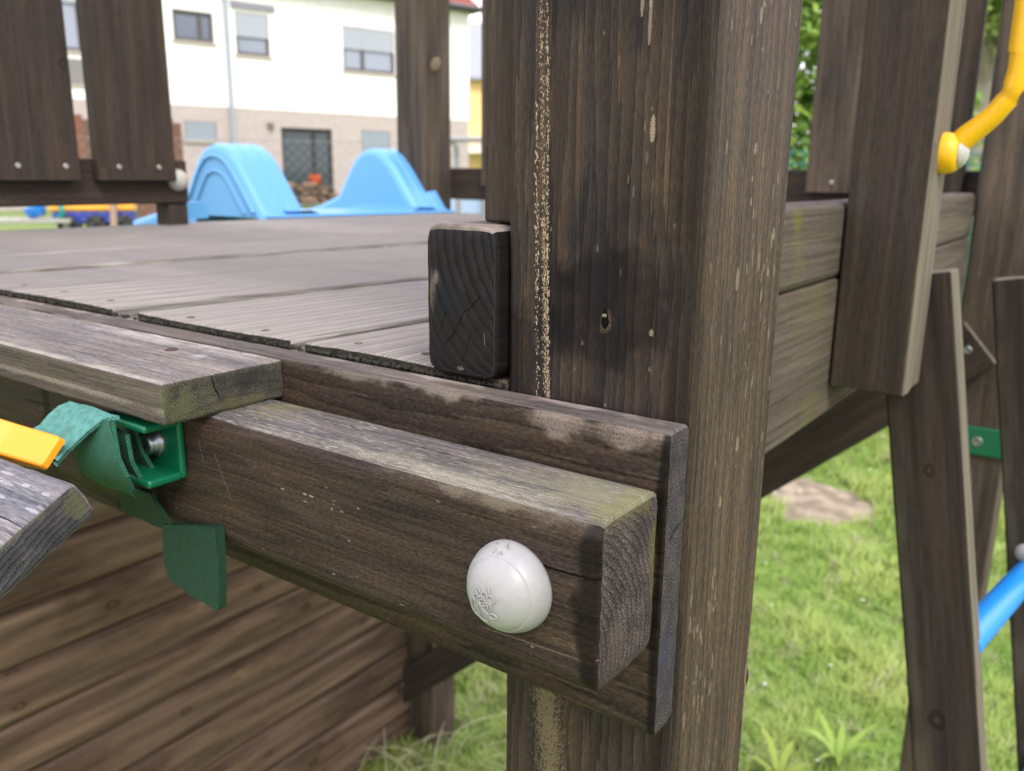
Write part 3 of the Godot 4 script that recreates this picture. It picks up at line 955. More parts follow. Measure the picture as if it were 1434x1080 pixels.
func build_tower() -> void:
	var T := thing("play_tower", Vector3(0.65, GROUND, -0.65), "dark stained wooden play tower with a grey plank deck, seen close at its corner post", "play tower")
	var base := GROUND - 0.05
	var top := 1.05
	# ---- the corner post next to the camera
	var pl := [M.post_left, -0.0953, 0.0953, 0.12, -0.45]
	var pr := [M.post_right, 0.0, 0.0985, 0.12, -0.45]
	var post := rbox("corner_post", T, Vector3(0, base, -0.0953), Vector3(0.0985, top, 0), 1, {"side": M.far_post, "end": M.end, "-x": pl, "+z": pr}, 0.0045, {"q": 2, "subs": Vector3i(2, 120, 2), "rough": 0.0005, "freq": 45.0})
	post.set_meta("label", "near corner post with a dark stain round a nail hole")
	# split knot on its far edge
	var k := Shape.new()
	k.lathe([Vector2(0.0001, 0.0026), Vector2(0.003, 0.0023), Vector2(0.0062, 0.0010), Vector2(0.0070, -0.002)], 14, Transform3D(Basis(Vector3(0, 0.0, 0.6), Vector3(1, 0, 0), Vector3(0, 1.3, 0)), Vector3(0.0985, -0.268, -0.004)))
	put("knot", k.mesh(flat(Color(0.20, 0.18, 0.16), 0.8)), post)
	# old nail in its hole
	screw("nail", post, Vector3(-0.0002, -0.0590, -0.0424), Vector3(-1, 0.2, 0), 0.0008, flat(Color(0.48, 0.43, 0.38), 0.8))
	# the other posts
	for p in [Vector3(SIDE, 0, -0.0953), Vector3(SIDE, 0, -SIDE - 0.0953 + 0.003), Vector3(0, 0, -SIDE - 0.0923)]:
		rbox("corner_post", T, Vector3(p.x, base, p.z), Vector3(p.x + 0.0985, top, p.z + 0.0953), 1, {"side": M.far_post, "end": M.end}, 0.005, {"q": 2, "rough": 0.001, "subs": Vector3i(1, 30, 1), "freq": 20.0})
	var far: Node = T.get_child(2)
	var kn := Shape.new()
	kn.lathe([Vector2(0.0001, 0.004), Vector2(0.010, 0.003), Vector2(0.018, 0.0005), Vector2(0.020, -0.003)], 12, Transform3D(Basis(Vector3(0.8, 0.75, 0), Vector3(0, 0, 1), Vector3(-0.45, 0.55, 0)), Vector3(1.350, 0.255, -1.3040)))
	put("knot", kn.mesh(flat(Color(0.42, 0.36, 0.28), 0.85)), far)
	# ---- beams along the near edge
	var xo := -0.0680
	var xi := -0.0203
	var outer := rbox("front_beam", T, Vector3(xo, -0.1938, -SIDE - 0.0953), Vector3(xi, -0.1218, -0.0020), 2,
		{"side": [M.beam_front, -0.1218, -0.072, -0.002, -0.40], "-x": [M.beam_front, -0.1218, -0.072, -0.002, -0.40], "+y": [M.beam_top, xi, xo - xi, -0.002, -0.40], "-y": M.picket, "+x": M.picket, "end": [M.beam_end, xo, xi - xo, -0.1218, -0.072]},
		0.0085, {"q": 2, "end_bevel": 0.0016, "subs": Vector3i(10, 16, 150), "rough": 0.0003, "end_rough": 0.0005, "freq": 220.0})
	outer.set_meta("label", "outer beam carrying the white bolt cap")
	bolt_cap(outer, Vector3(xo, -0.1574, -0.0408), Vector3(-1, 0, 0), 0.0184, M.cap, true)
	rbox("edge_board", T, Vector3(xi + 0.0004, -0.2386, -SIDE - 0.0953), Vector3(-0.0003, -0.0990, 0.0005), 2,
		{"side": [M.board_front, -0.099, -0.1396, 0.0005, -0.42], "+y": [M.board_top, xi, 0.0203, 0.0005, -0.42], "-y": M.picket, "+x": M.picket, "end": [M.board_end, 0.0, -0.0203, -0.099, -0.1396]},
		0.0050, {"q": 2, "end_bevel": 0.0016, "subs": Vector3i(5, 28, 150), "rough": 0.0003, "end_rough": 0.0005, "freq": 220.0})
	# ---- the tread board screwed on the beam
	var seat_warp := func(p: Vector3) -> Vector3:
		return p + Vector3(0, 0, 0)
	var seat := rbox("tread_board", T, Vector3(-0.0935, -0.1222, -1.10), Vector3(-0.0192, -0.1006, -0.2338), 2,
		{"side": M.seat_side, "+y": [M.seat_top, -0.0935, 0.0743, -0.2338, -0.42], "end": [M.seat_end, -0.0935, 0.0743, -0.1006, -0.0216]},
		0.0022, {"q": 2, "subs": Vector3i(26, 8, 110), "rough": 0.0005, "end_rough": 0.0011, "freq": 120.0, "warp": seat_warp})
	seat.set_meta("label", "grey weathered board lying on the beam")
	screw("screw", seat, Vector3(-0.0425, -0.1012, -0.3035), Vector3.UP, 0.0040, M.rust)
	screw("screw", seat, Vector3(-0.047, -0.1012, -0.72), Vector3.UP, 0.0040, M.rust)
	# ---- deck boards (their joints fan a little)
	var z0 := [-0.1405, -0.2400, -0.4150, -0.5930, -0.7170, -0.905, -1.08, -1.33]
	var z1 := [-0.1405, -0.1500, -0.2750, -0.4450, -0.6000, -0.83, -1.06, -1.33]
	var gap := [0.0, 0.0155, 0.029, 0.005, 0.043, 0.010, 0.010, 0.0]
	for i in 7:
		var a0: float = z0[i] - gap[i]
		var b0: float = z0[i + 1]
		var a1: float = z1[i] - gap[i] * 0.6
		var b1: float = z1[i + 1]
		var warp := func(p: Vector3) -> Vector3:
			var u := p.x / SIDE
			var t := p.z                                   # 0 at the near joint, -1 at the far one
			return Vector3(p.x, p.y - 0.0009 * sin((-t) * PI) * (1.0 if i % 2 else -1.0), lerpf(lerpf(a0, a1, u), lerpf(b0, b1, u), -t))
		var d := rbox("deck_board", T, Vector3(0.0015 + 0.002 * (i % 2), DECK - 0.021, -1.0), Vector3(SIDE + 0.04, DECK, 0.0), 0, {"side": M["deck%d" % (i % 2)], "end": M.deck_end}, 0.0025,
			{"q": 1, "subs": Vector3i(60, 4, 24), "warp": warp, "rough": 0.0003, "end_rough": 0.0010, "freq": 160.0, "seed": i * 37 + 5})
		for e: float in [0.022, 0.66]:
			for sd: float in [-0.24, -0.74]:
				var c: Vector3 = warp.call(Vector3(e + 0.006 * sin(i * 5.0 + sd), DECK, sd))
				screw("screw", d, c + Vector3(0, -0.0014, 0), Vector3.UP, 0.0036, M.rust)
	var rg := RandomNumberGenerator.new()
	rg.seed = 91
	var crumbs := Shape.new()
	for crumb in 520:
		var z := -0.098 - 0.60 * pow(rg.randf(), 1.5)
		var r := rg.randf_range(0.0004, 0.0016)
		var c := Vector3(rg.randf_range(-0.0012, 0.0012), -0.0990 + r * 0.4, z)
		crumbs.tint = Color(0.012, 0.011, 0.008).lerp(Color(0.040, 0.038, 0.022), rg.randf() * rg.randf())
		crumbs.lathe([Vector2(0.0001, r * 0.7), Vector2(r * 0.8, r * 0.35), Vector2(r, -r * 0.3), Vector2(r * 0.5, -r)], 6, Transform3D(Basis(Vector3(rg.randfn(), rg.randfn(), rg.randfn()).normalized(), rg.randf() * 3.0), c))
	var crumb_mat := flat(Color.WHITE, 0.95)
	crumb_mat.vertex_color_use_as_albedo = true
	tag(put("bark_crumbs", crumbs.mesh(crumb_mat), T), "", "", "", "stuff")
	# ---- railing on the right side: bottom rail (its charcoal end towards us), pickets, side board below
	rbox("bottom_rail", T, Vector3(-0.0060, -0.0962, -0.1403), Vector3(SIDE, -0.0232, -0.0960), 0,
		{"side": [M.rail_side, -0.0232, -0.0730, -0.0060, 1.32], "+y": M.board_top, "end": [M.block_end, -0.1403, 0.0443, -0.0232, -0.0730]}, 0.0085, {"q": 2, "subs": Vector3i(60, 12, 10), "rough": 0.0003, "end_rough": 0.0004, "freq": 200.0})
	rbox("joist", T, Vector3(0.002, -0.2200, -0.1400), Vector3(SIDE, -0.0966, -0.1170), 0, {"side": M.picket, "end": M.end}, 0.003)
	rbox("side_board", T, Vector3(0.0012, -0.2335, -0.1165), Vector3(SIDE, -0.0965, -0.0956), 0, {"side": M.siding, "end": M.end}, 0.003, {"subs": Vector3i(30, 2, 1), "rough": 0.0004, "seed": 321})
	rbox("picket", T, Vector3(0.0090, -0.0228, -0.1165), Vector3(0.0300, 0.62, -0.0955), 1, {"side": M.brace, "end": M.end}, 0.003, {"q": 2, "subs": Vector3i(1, 30, 1), "rough": 0.0004})
	# ---- railing along the far edge
	rbox("bottom_rail", T, Vector3(SIDE + 0.0990, -0.0640, -SIDE - 0.08), Vector3(SIDE + 0.142, 0.0132, -0.0150), 2, {"side": M.picket, "end": M.end}, 0.004)
	for q: Array in [[-0.230, -0.130], [-0.4030, -0.305], [-0.56, -0.455], [-0.72, -0.615], [-0.88, -0.775], [-1.04, -0.935], [-1.1967, -1.095]]:
		var pk := rbox("picket", T, Vector3(SIDE + 0.0775, -0.0298, q[0]), Vector3(SIDE + 0.0985, 0.66, q[1]), 1, {"side": M.far_post, "end": M.end}, 0.003, {"subs": Vector3i(1, 8, 1), "rough": 0.0008, "freq": 10.0})
		screw("screw", pk, Vector3(SIDE + 0.0775, -0.0095, (q[0] + q[1]) / 2), Vector3(-1, 0, 0), 0.0042, M.screw)
	# ---- railing on the left side up to the slide
	var lz := -SIDE + 0.0035
	var lr := rbox("bottom_rail", T, Vector3(0.10, -0.0565, lz), Vector3(0.619, 0.0180, lz + 0.045), 0, {"side": M.picket, "end": M.end}, 0.004)
	lr.set_meta("label", "bottom rail with a white bolt cap at its end")
	bolt_cap(lr, Vector3(0.598, -0.0165, lz + 0.045), Vector3(0, 0, 1), 0.0185, M.cap_old)
	rbox("rail_block", T, Vector3(0.580, DECK, lz - 0.002), Vector3(0.6185, -0.0568, lz + 0.040), 1, {"side": M.picket, "end": M.end}, 0.003)
	for x: float in [0.120, 0.2840, 0.4440]:
		var pk := rbox("picket", T, Vector3(x, -0.0175, lz + 0.0455), Vector3(x + (0.130 if x < 0.4 else 0.1395), 0.62, lz + 0.067), 1, {"side": M.picket, "end": M.end}, 0.003, {"q": 2, "subs": Vector3i(1, 14, 1), "rough": 0.0009, "freq": 9.0, "seed": int(x * 1000)})
		for e: float in [0.035, 0.107]:
			screw("screw", pk, Vector3(x + e, 0.0050, lz + 0.067), Vector3(0, 0, 1), 0.0044, M.screw)
	# top rails, above the picture
	rbox("top_rail", T, Vector3(0.10, 0.50, -0.1385), Vector3(SIDE - 0.05, 0.57, -0.0965), 0, {"side": M.picket, "end": M.end}, 0.004)
	rbox("top_rail", T, Vector3(SIDE + 0.0990, 0.53, -SIDE - 0.08), Vector3(SIDE + 0.142, 0.60, -0.0150), 2, {"side": M.picket, "end": M.end}, 0.004)
	rbox("top_rail", T, Vector3(0.10, 0.50, lz), Vector3(0.619, 0.57, lz + 0.045), 0, {"side": M.picket, "end": M.end}, 0.004)
	# ---- plank wall under the deck
	for i in 14:
		var y := -0.1200 - 0.1095 * i
		var wz := -SIDE - 0.0925
		rbox("wall_plank", T, Vector3(0.02, y - 0.1085, wz - 0.0500), Vector3(SIDE + 0.07, y, wz), 0, {"side": [M["plank%d" % (i % 2)], y - 0.1300 + 0.004 * (i % 5), 0.15, 0.0 if i % 4 < 2 else 1.42, 1.42 if i % 4 < 2 else -1.42], "end": M.end}, 0.0235, {"q": 2, "subs": Vector3i(16, 1, 1), "rough": 0.0015, "freq": 8.0, "seed": i * 61})
	# ---- long brace across the far side
	var a := Vector3(0, -1.4750, -1.4400)
	var b := Vector3(0, -0.2680, -0.0570)
	var d := (b - a).normalized()
	var fr := Transform3D(Basis(Vector3(1, 0, 0), d, Vector3(1, 0, 0).cross(d)), Vector3(SIDE - 0.0118, 0, 0) + a)
	var br := rbox("diagonal_brace", T, Vector3(-0.0105, 0, -0.044), Vector3(0.0105, a.distance_to(b), 0.044), 1, {"side": M.brace, "end": M.worn_edge}, 0.003, {"xf": fr})
	screw("bolt", br, Vector3(SIDE - 0.0225, -0.2819, -0.0740), Vector3(-1, 0, 0), 0.0075, M.zinc)
	screw("bolt", br, Vector3(SIDE - 0.0225, -1.4400, -1.4060), Vector3(-1, 0, 0), 0.0070, M.zinc)
	# green plastic plate on the far post
	var plate := rbox("plastic_plate", T, Vector3(SIDE - 0.0075, -0.4660, -0.0640), Vector3(SIDE - 0.0008, -0.4160, 0.004), 2, M.green, 0.003, {"q": 2})
	screw("bolt", plate, Vector3(SIDE - 0.0075, -0.4420, -0.0420), Vector3(-1, 0, 0), 0.0095, M.zinc)
	# ---- upright posts of the ladder with the grab handle
	for px: float in [0.5440]:
		var up := rbox("ladder_post", T, Vector3(px, -0.2040, -0.0938), Vector3(px + 0.072, 0.55, -0.0240), 1, {"side": M.picket, "end": M.end, "+z": M.worn_edge}, 0.003, {"q": 2, "subs": Vector3i(4, 20, 4), "rough": 0.0006, "end_rough": 0.003, "freq": 60.0, "seed": 640})
		if px > 1.0: continue
		up.set_meta("label", "upright post with the yellow grab handle")
		var s := Shape.new()
		var at := Vector3(0.588, 0.0225, -0.0238)
		s.lathe([Vector2(0.0001, 0.0150), Vector2(0.0120, 0.0150), Vector2(0.0150, 0.0140), Vector2(0.0178, 0.0100), Vector2(0.0190, 0.0040), Vector2(0.0190, 0.0)], 28, along(Vector3(0, 0, 1), at))
		var arm := [Vector3(0.588, 0.030, -0.012), Vector3(0.588, 0.0385, -0.004), Vector3(0.588, 0.047, 0.006), Vector3(0.587, 0.0565, 0.0155), Vector3(0.586, 0.068, 0.0235), Vector3(0.585, 0.0800, 0.0285), Vector3(0.584, 0.0930, 0.0310), Vector3(0.583, 0.1060, 0.0315)]
		s.tube(arm, [0.0105, 0.0105, 0.0098, 0.0094, 0.0094, 0.0096, 0.0100, 0.0104], 16)
		s.tube([Vector3(0.583, 0.1050, 0.0312), Vector3(0.583, 0.1075, 0.0316), Vector3(0.583, 0.110, 0.0318), Vector3(0.582, 0.20, 0.0322), Vector3(0.582, 0.295, 0.0315)], [0.0100, 0.0118, 0.0124, 0.0126, 0.0122], 18)
		var hi := []
		for i in 9:
			var t := i / 8.0
			hi.append(Vector3(0.582, 0.29 + 0.085 * t, 0.0315 - 0.045 * t * t))
		s.tube(hi, 0.0102, 16)
		s.lathe([Vector2(0.0001, 0.0150), Vector2(0.0120, 0.0150), Vector2(0.0150, 0.0140), Vector2(0.0178, 0.0100), Vector2(0.0190, 0.0040), Vector2(0.0190, 0.0)], 28, along(Vector3(0, 0, 1), Vector3(0.582, 0.385, -0.0238)))
		var hd := put("grab_handle", s.mesh(M.yellow), T)
		hd.set_meta("label", "yellow plastic grab handle")
		for yy: float in [0.0225, 0.385]:
			var cp := Shape.new()
			cp.lathe([Vector2(0.0001, 0.0075), Vector2(0.005, 0.0070), Vector2(0.0095, 0.0052), Vector2(0.0128, 0.0022), Vector2(0.0135, 0.0)], 24, along(Vector3(0, 0, 1), Vector3(0.588, yy, -0.0087)))
			put("cap", cp.mesh(M.cap_old), hd)


# =================================================================== ladder
func build_ladder() -> void:
	var L := thing("ladder", Vector3(0.8, GROUND, 0.15), "leaning dark wooden ladder with a blue tube rung", "ladder")
	var lean := 0.1755
	var d := Vector3(0, -1, lean).normalized()
	for k in 2:
		var x: float = [0.6160, 1.0000][k]
		var w: float = [0.0700, 0.0780][k]
		var top: Vector3 = [Vector3(x, -0.1000, -0.0760), Vector3(x, -0.1335, -0.0187)][k]
		var len_ := (top.y - GROUND + 0.04) / -d.y
		var zb := Vector3(1, 0, 0).cross(d).normalized()
		if zb.z < 0: zb = -zb
		var fr := Transform3D(Basis(Vector3(1, 0, 0) if d.cross(zb).x > 0 else Vector3(-1, 0, 0), d, zb), top)
		if fr.basis.x.x < 0: fr.basis.x = -fr.basis.x; 
		rbox("side_rail", L, Vector3(0, 0, 0), Vector3(0.038, len_, w), 1, {"side": M.stringer, "-x": [M.stringer, 0.0, w, 0.0, 0.8], "end": M.worn_edge, "+z": M.worn_edge}, 0.004, {"q": 2, "xf": fr, "subs": Vector3i(1, 20, 1), "rough": 0.0008, "freq": 20.0, "seed": 100 + k * 57})
	for i in 4:
		var y := -0.488 - 0.30 * i
		var dz := 0.30 * i * lean
		var s := Shape.new()
		s.tube([Vector3(0.640, y, 0.0470 + dz), Vector3(1.01, y - 0.047, 0.0790 + dz)], 0.0175, 20)
		var rung := put("rung", s.mesh(M.bluebar), L)
		var c := Shape.new()
		c.lathe([Vector2(0.0001, 0.008), Vector2(0.008, 0.0065), Vector2(0.014, 0.002), Vector2(0.014, 0.0)], 16, along(Vector3(-1, 0, 0), Vector3(0.9995, y - 0.0185, 0.072 + dz)))
		put("cap", c.mesh(M.cap), rung)


# =================================================================== slide
func build_slide() -> void:
	var S := thing("slide", Vector3(1.1, GROUND, -2.3), "light blue plastic slide with humped side walls at the deck edge", "slide")
	# side wall profile in (distance beyond the deck edge, height over the deck)
	var prof := [Vector2(-0.005, 0.0), Vector2(0.010, 0.012), Vector2(0.045, 0.060), Vector2(0.085, 0.112), Vector2(0.110, 0.137), Vector2(0.135, 0.1500), Vector2(0.165, 0.1535), Vector2(0.195, 0.146), Vector2(0.220, 0.125), Vector2(0.245, 0.092), Vector2(0.280, 0.040), Vector2(0.36, 0.010), Vector2(0.50, -0.02)]
	var floor_ := [Vector2(-0.005, 0.003), Vector2(0.05, 0.010), Vector2(0.20, 0.008), Vector2(0.36, -0.05), Vector2(0.50, -0.13)]
	var place := func(x: float, q: Vector2, skew: float) -> Vector3:
		return Vector3(x, DECK + q.y, -1.300 + skew - q.x)
	var edge := func(x: float) -> float: return lerpf(-0.045, 0.035, (x - 0.848) / 0.507)
	var wall := func(called: String, xa: float, xb: float) -> void:
		var s := Shape.new()
		var r := 0.016
		var across := [[xa, -1.0], [xa + 0.003, -0.35], [xa + 0.010, -0.10], [xa + r, 0.0], [xb - r, 0.0], [xb - 0.010, -0.10], [xb - 0.003, -0.35], [xb, -1.0]]
		var rows := []
		for i in prof.size():
			var tangent: Vector2 = (prof[mini(i + 1, prof.size() - 1)] - prof[maxi(i - 1, 0)]).normalized()
			var up := Vector3(0, tangent.x, tangent.y)
			var row := []
			for a in across:
				var base: Vector3 = place.call(a[0], prof[i], edge.call(a[0]))
				var nn := up
				if a[1] < -0.9: nn = Vector3(-1 if a[0] == xa else 1, 0.15, 0)
				elif a[1] < -0.2: nn = (up * 0.55 + Vector3(-1 if a[0] < (xa + xb) / 2 else 1, 0, 0) * 0.8).normalized()
				elif a[1] < -0.05: nn = (up + Vector3(-1 if a[0] < (xa + xb) / 2 else 1, 0, 0) * 0.4).normalized()
				row.append(s.v(base - up * r * -a[1], nn))
			rows.append(row)
		for i in prof.size() - 1:
			for j in across.size() - 1: s.quad(rows[i][j], rows[i][j + 1], rows[i + 1][j + 1], rows[i + 1][j])
		# the two flat cheeks
		for side in [0, across.size() - 1]:
			var x: float = across[side][0]
			var n := Vector3(-1 if side == 0 else 1, 0, 0)
			for i in prof.size() - 1:
				var a: Vector3 = s.p[rows[i][side]]
				var b: Vector3 = s.p[rows[i + 1][side]]
				var lo_a := Vector3(x, minf(a.y, DECK + 0.0005) - (0.0 if i < 10 else 0.10), a.z)
				var lo_b := Vector3(x, minf(b.y, DECK + 0.0005) - (0.0 if i < 9 else 0.10), b.z)
				s.quad(s.v(a, n), s.v(b, n), s.v(lo_b, n), s.v(lo_a, n))
		# moulded ribs that follow the hump on the outer cheek
		for inset: float in ([0.020, 0.045] if xa < 1.0 else []):
			var pts := []
			for i in range(1, 11):
				var q: Vector2 = prof[i]
				var c := Vector2(0.150, 0.0)
				var w := c + (q - c) * (1.0 - inset / 0.12)
				if w.y > 0.003: pts.append(place.call(xa, w, edge.call(xa)))
			if pts.size() > 2: s.tube(pts, 0.0052 if inset < 0.03 else 0.0045, 6)
		for t: float in [0.35, 0.65]:
			var pts := []
			for i in range(1, 6): pts.append(place.call(lerpf(xa, xb, t), prof[i] + Vector2(0, 0.0), edge.call(lerpf(xa, xb, t))) + Vector3(0, -0.0025, 0))
			s.tube(pts, 0.0040, 6)
		put(called, s.mesh(M.slide), S)
	wall.call("side_wall", 0.848, 0.955)
	wall.call("side_wall", 1.252, 1.357)
	# channel between them, running down to the lawn
	var s := Shape.new()
	var cols := [[0.90, 0.010], [0.955, 0.012], [0.985, 0.002], [1.05, 0.0], [1.16, 0.0], [1.225, 0.002], [1.252, 0.012], [1.31, 0.010]]
	var path: Array = floor_.duplicate()
	for q in [Vector2(1.0, -0.55), Vector2(1.5, -0.98), Vector2(1.9, -1.28), Vector2(2.2, -1.40), Vector2(2.5, -1.43)]: path.append(q)
	var rows := []
	for q in path:
		var row := []
		for c in cols: row.append(s.v(place.call(c[0], q + Vector2(0, c[1]), edge.call(c[0])), Vector3(0, 1, -0.3).normalized()))
		rows.append(row)
	for i in rows.size() - 1:
		for j in cols.size() - 1: s.quad(rows[i][j], rows[i][j + 1], rows[i + 1][j + 1], rows[i + 1][j])
	# front lip that lies on the deck
	var lip := []
	for x: float in [0.848, 1.357]: lip.append(place.call(x, Vector2(-0.006, 0.0035), edge.call(x)))
	s.tube(lip, 0.0042, 8)
	put("channel", s.mesh(M.slide), S)
	# low borders along the channel further down
	for x: float in [0.925, 1.285]:
		var b := Shape.new()
		var pts := []
		for q in path.slice(5): pts.append(place.call(x, q + Vector2(0, 0.05), edge.call(x)))
		b.tube(pts, 0.045, 10)
		put("border", b.mesh(M.slide), S)
	# side flange under the rail
	var fl := Shape.new()
	fl.box(Vector3(0.690, DECK + 0.0008, -1.455), Vector3(0.770, DECK + 0.034, -1.425))
	put("flange", fl.mesh(M.slide), S)


# =================================================================== hanging steps: boards strung on straps in front of the beam
func build_steps() -> void:
	var H := thing("strap_steps", Vector3(-0.2, GROUND, -0.4), "green webbing strap holding a grey wooden step and a yellow plastic clip", "strap ladder")
	# the step, tilted towards the camera
	var P := Vector3(-0.1374, -0.1383, -0.2385)
	var dd := Vector3(-0.890, -0.456, 0.0)
	var nn := Vector3(-0.456, 0.890, 0.0)
	var fr := Transform3D(Basis(-dd, nn, Vector3(0, 0, 1)), P)
	fr.basis = Basis(Vector3.UP, 0.055) * fr.basis
	var step := rbox("step_board", H, Vector3(-0.076, -0.0212, -0.62), Vector3(0, 0, 0), 2,
		{"side": M.step_top, "+y": [M.step_top, -0.076, 0.076, 0.0, -0.35], "end": [M.step_end, -0.076, 0.076, 0.0, -0.0212]}, 0.0045,
		{"q": 2, "xf": fr, "subs": Vector3i(26, 8, 90), "rough": 0.0005, "end_rough": 0.0009, "freq": 120.0})
	step.set_meta("label", "tilted grey step board")
	# yellow clip on the step
	var ca := Vector3(-0.1275, -0.1256, -0.2850)
	var cx := Vector3(-0.0112, -0.0125, 0.0).normalized()
	var cy := Vector3(-cx.y, cx.x, 0.0) * -1.0
	if cy.y < 0: cy = -cy
	var cf := Transform3D(Basis(-cx, cy, Vector3(0, 0, 1)), ca)
	cf.basis = Basis(Vector3.UP, 0.04) * cf.basis
	var taper := func(p: Vector3) -> Vector3:
		var t := clampf((p.z + 0.026) / 0.026, 0.0, 1.0)
		return Vector3(p.x + 0.002 * t, lerpf(p.y, -0.0135 + 0.25 * (p.y + 0.0165), t), p.z)
	rbox("plastic_clip", H, Vector3(-0.0175, -0.0165, -0.100), Vector3(0.0, 0.0, 0.0), 2, M.orange, 0.0022, {"q": 2, "xf": cf, "subs": Vector3i(3, 3, 24), "warp": taper})
	# bracket screwed to the beam: a back plate with two flanges
	var x := -0.0684
	var s := Shape.new()
	var yt := -0.1310
	var yb := -0.1605
	var zr := -0.2565
	var zl := -0.2980
	var dep := 0.0235
	rbox("bracket", H, Vector3(x - 0.0042, yb, zl), Vector3(x, yt + 0.004, zr), 1, M.green, 0.0018, {"q": 2})
	var brk: Node = H.get_child(H.get_child_count() - 1)
	rbox("flange", brk, Vector3(x - dep, yb - 0.0002, zl - 0.002), Vector3(x - 0.003, yb + 0.0044, zr + 0.0004), 0, M.green, 0.0020, {"q": 2})
	rbox("flange", brk, Vector3(x - dep, yt, zl - 0.002), Vector3(x - 0.003, yt + 0.0044, zr + 0.0004), 0, M.green, 0.0020, {"q": 2})
	var bo := Shape.new()
	bo.lathe([Vector2(0.0001, 0.0055), Vector2(0.0022, 0.0055), Vector2(0.0030, 0.0075), Vector2(0.0052, 0.0070), Vector2(0.0062, 0.0050), Vector2(0.0062, 0.0024), Vector2(0.0085, 0.0022), Vector2(0.0085, 0.0)], 20, along(Vector3(-1, 0, 0), Vector3(x - 0.0042, -0.1435, -0.2780)))
	put("bolt", bo.mesh(M.zinc), brk)
	# strap: from the clip up to the bracket, round it, and its tail below
	var ribbon := func(called: String, pts: Array, mat: Material, thick := 0.0011) -> void:
		var r := Shape.new()
		var n := pts.size()
		var run := 0.0
		for sgn: float in [1.0, -1.0]:
			var rows := []
			run = 0.0
			for i in n:
				var a: Vector3 = pts[i][0]
				var b: Vector3 = pts[i][1]
				var t: Vector3 = ((pts[mini(i + 1, n - 1)][0] + pts[mini(i + 1, n - 1)][1]) - (pts[maxi(i - 1, 0)][0] + pts[maxi(i - 1, 0)][1])) * 0.5
				var nor := t.cross(b - a).normalized() * sgn
				if i: run += ((a + b) * 0.5).distance_to((pts[i - 1][0] + pts[i - 1][1]) * 0.5)
				var row := []
				for j in 7: row.append(r.v(a.lerp(b, j / 6.0) + nor * (thick + 0.0006 * sin(j * 1.4 + i)), nor, Vector2(j / 6.0 * a.distance_to(b), run)))
				rows.append(row)
			for i in n - 1:
				for j in 6: r.quad(rows[i][j], rows[i][j + 1], rows[i + 1][j + 1], rows[i + 1][j])
		for e: int in [0, 1]:                                # the two selvedges
			for i in n - 1:
				var o: Vector3 = (pts[i][e] - pts[i][1 - e]).normalized()
				var t: Vector3 = (pts[i + 1][e] - pts[i][e])
				var nor := t.cross(o).normalized() * thick
				r.face(pts[i][e] + nor, pts[i + 1][e] + nor, pts[i + 1][e] - nor, pts[i][e] - nor, o)
		put(called, r.mesh(mat), H)
	ribbon.call("strap", [[Vector3(-0.124, -0.1330, -0.312), Vector3(-0.124, -0.1430, -0.282)], [Vector3(-0.114, -0.1325, -0.317), Vector3(-0.114, -0.1405, -0.2900)], [Vector3(-0.107, -0.1285, -0.3195), Vector3(-0.107, -0.1310, -0.2820)], [Vector3(-0.101, -0.1252, -0.3210), Vector3(-0.1015, -0.1238, -0.2740)], [Vector3(-0.095, -0.1234, -0.3200), Vector3(-0.096, -0.1230, -0.2700)]], M.strap_pale)
	ribbon.call("strap_loop", [[Vector3(-0.0970, -0.1250, -0.3140), Vector3(-0.1015, -0.1235, -0.2670)], [Vector3(-0.1005, -0.1350, -0.3090), Vector3(-0.1035, -0.1305, -0.2622)], [Vector3(-0.1025, -0.1450, -0.3040), Vector3(-0.1050, -0.1400, -0.2580)], [Vector3(-0.1010, -0.1550, -0.3060), Vector3(-0.1030, -0.1500, -0.2552)], [Vector3(-0.0965, -0.1630, -0.3120), Vector3(-0.0990, -0.1590, -0.2585)], [Vector3(-0.0885, -0.1695, -0.3160), Vector3(-0.0910, -0.1670, -0.2680)]], M.strap)
	ribbon.call("strap_fold", [[Vector3(-0.0860, -0.1330, -0.306), Vector3(-0.0930, -0.1330, -0.2700)], [Vector3(-0.0860, -0.1450, -0.304), Vector3(-0.0945, -0.1460, -0.2650)], [Vector3(-0.0830, -0.1562, -0.304), Vector3(-0.0910, -0.1560, -0.2640)]], M.strap)
	ribbon.call("strap_fold", [[Vector3(-0.0750, -0.1330, -0.310), Vector3(-0.0810, -0.1330, -0.2840)], [Vector3(-0.0760, -0.1450, -0.310), Vector3(-0.0810, -0.1460, -0.2780)], [Vector3(-0.0740, -0.1565, -0.308), Vector3(-0.0780, -0.1565, -0.2740)]], M.strap)
	ribbon.call("strap_tail", [[Vector3(-0.0770, -0.1740, -0.317), Vector3(-0.0800, -0.1690, -0.2730)], [Vector3(-0.0755, -0.1800, -0.3165), Vector3(-0.0770, -0.1760, -0.2760)], [Vector3(-0.0745, -0.1865, -0.315), Vector3(-0.0735, -0.1850, -0.2735)], [Vector3(-0.0735, -0.1925, -0.312), Vector3(-0.0715, -0.1945, -0.2700)]], M.strap_dark)
	ribbon.call("strap_end", [[Vector3(-0.0730, -0.1900, -0.2745), Vector3(-0.0712, -0.1800, -0.2275)], [Vector3(-0.0740, -0.2020, -0.2735), Vector3(-0.0722, -0.1950, -0.2262)], [Vector3(-0.0750, -0.2130, -0.2720), Vector3(-0.0735, -0.2110, -0.2252)], [Vector3(-0.0755, -0.2200, -0.2695), Vector3(-0.0745, -0.2240, -0.2258)], [Vector3(-0.0756, -0.2218, -0.2660), Vector3(-0.0748, -0.2268, -0.2285)]], M.strap_dark, 0.0024)


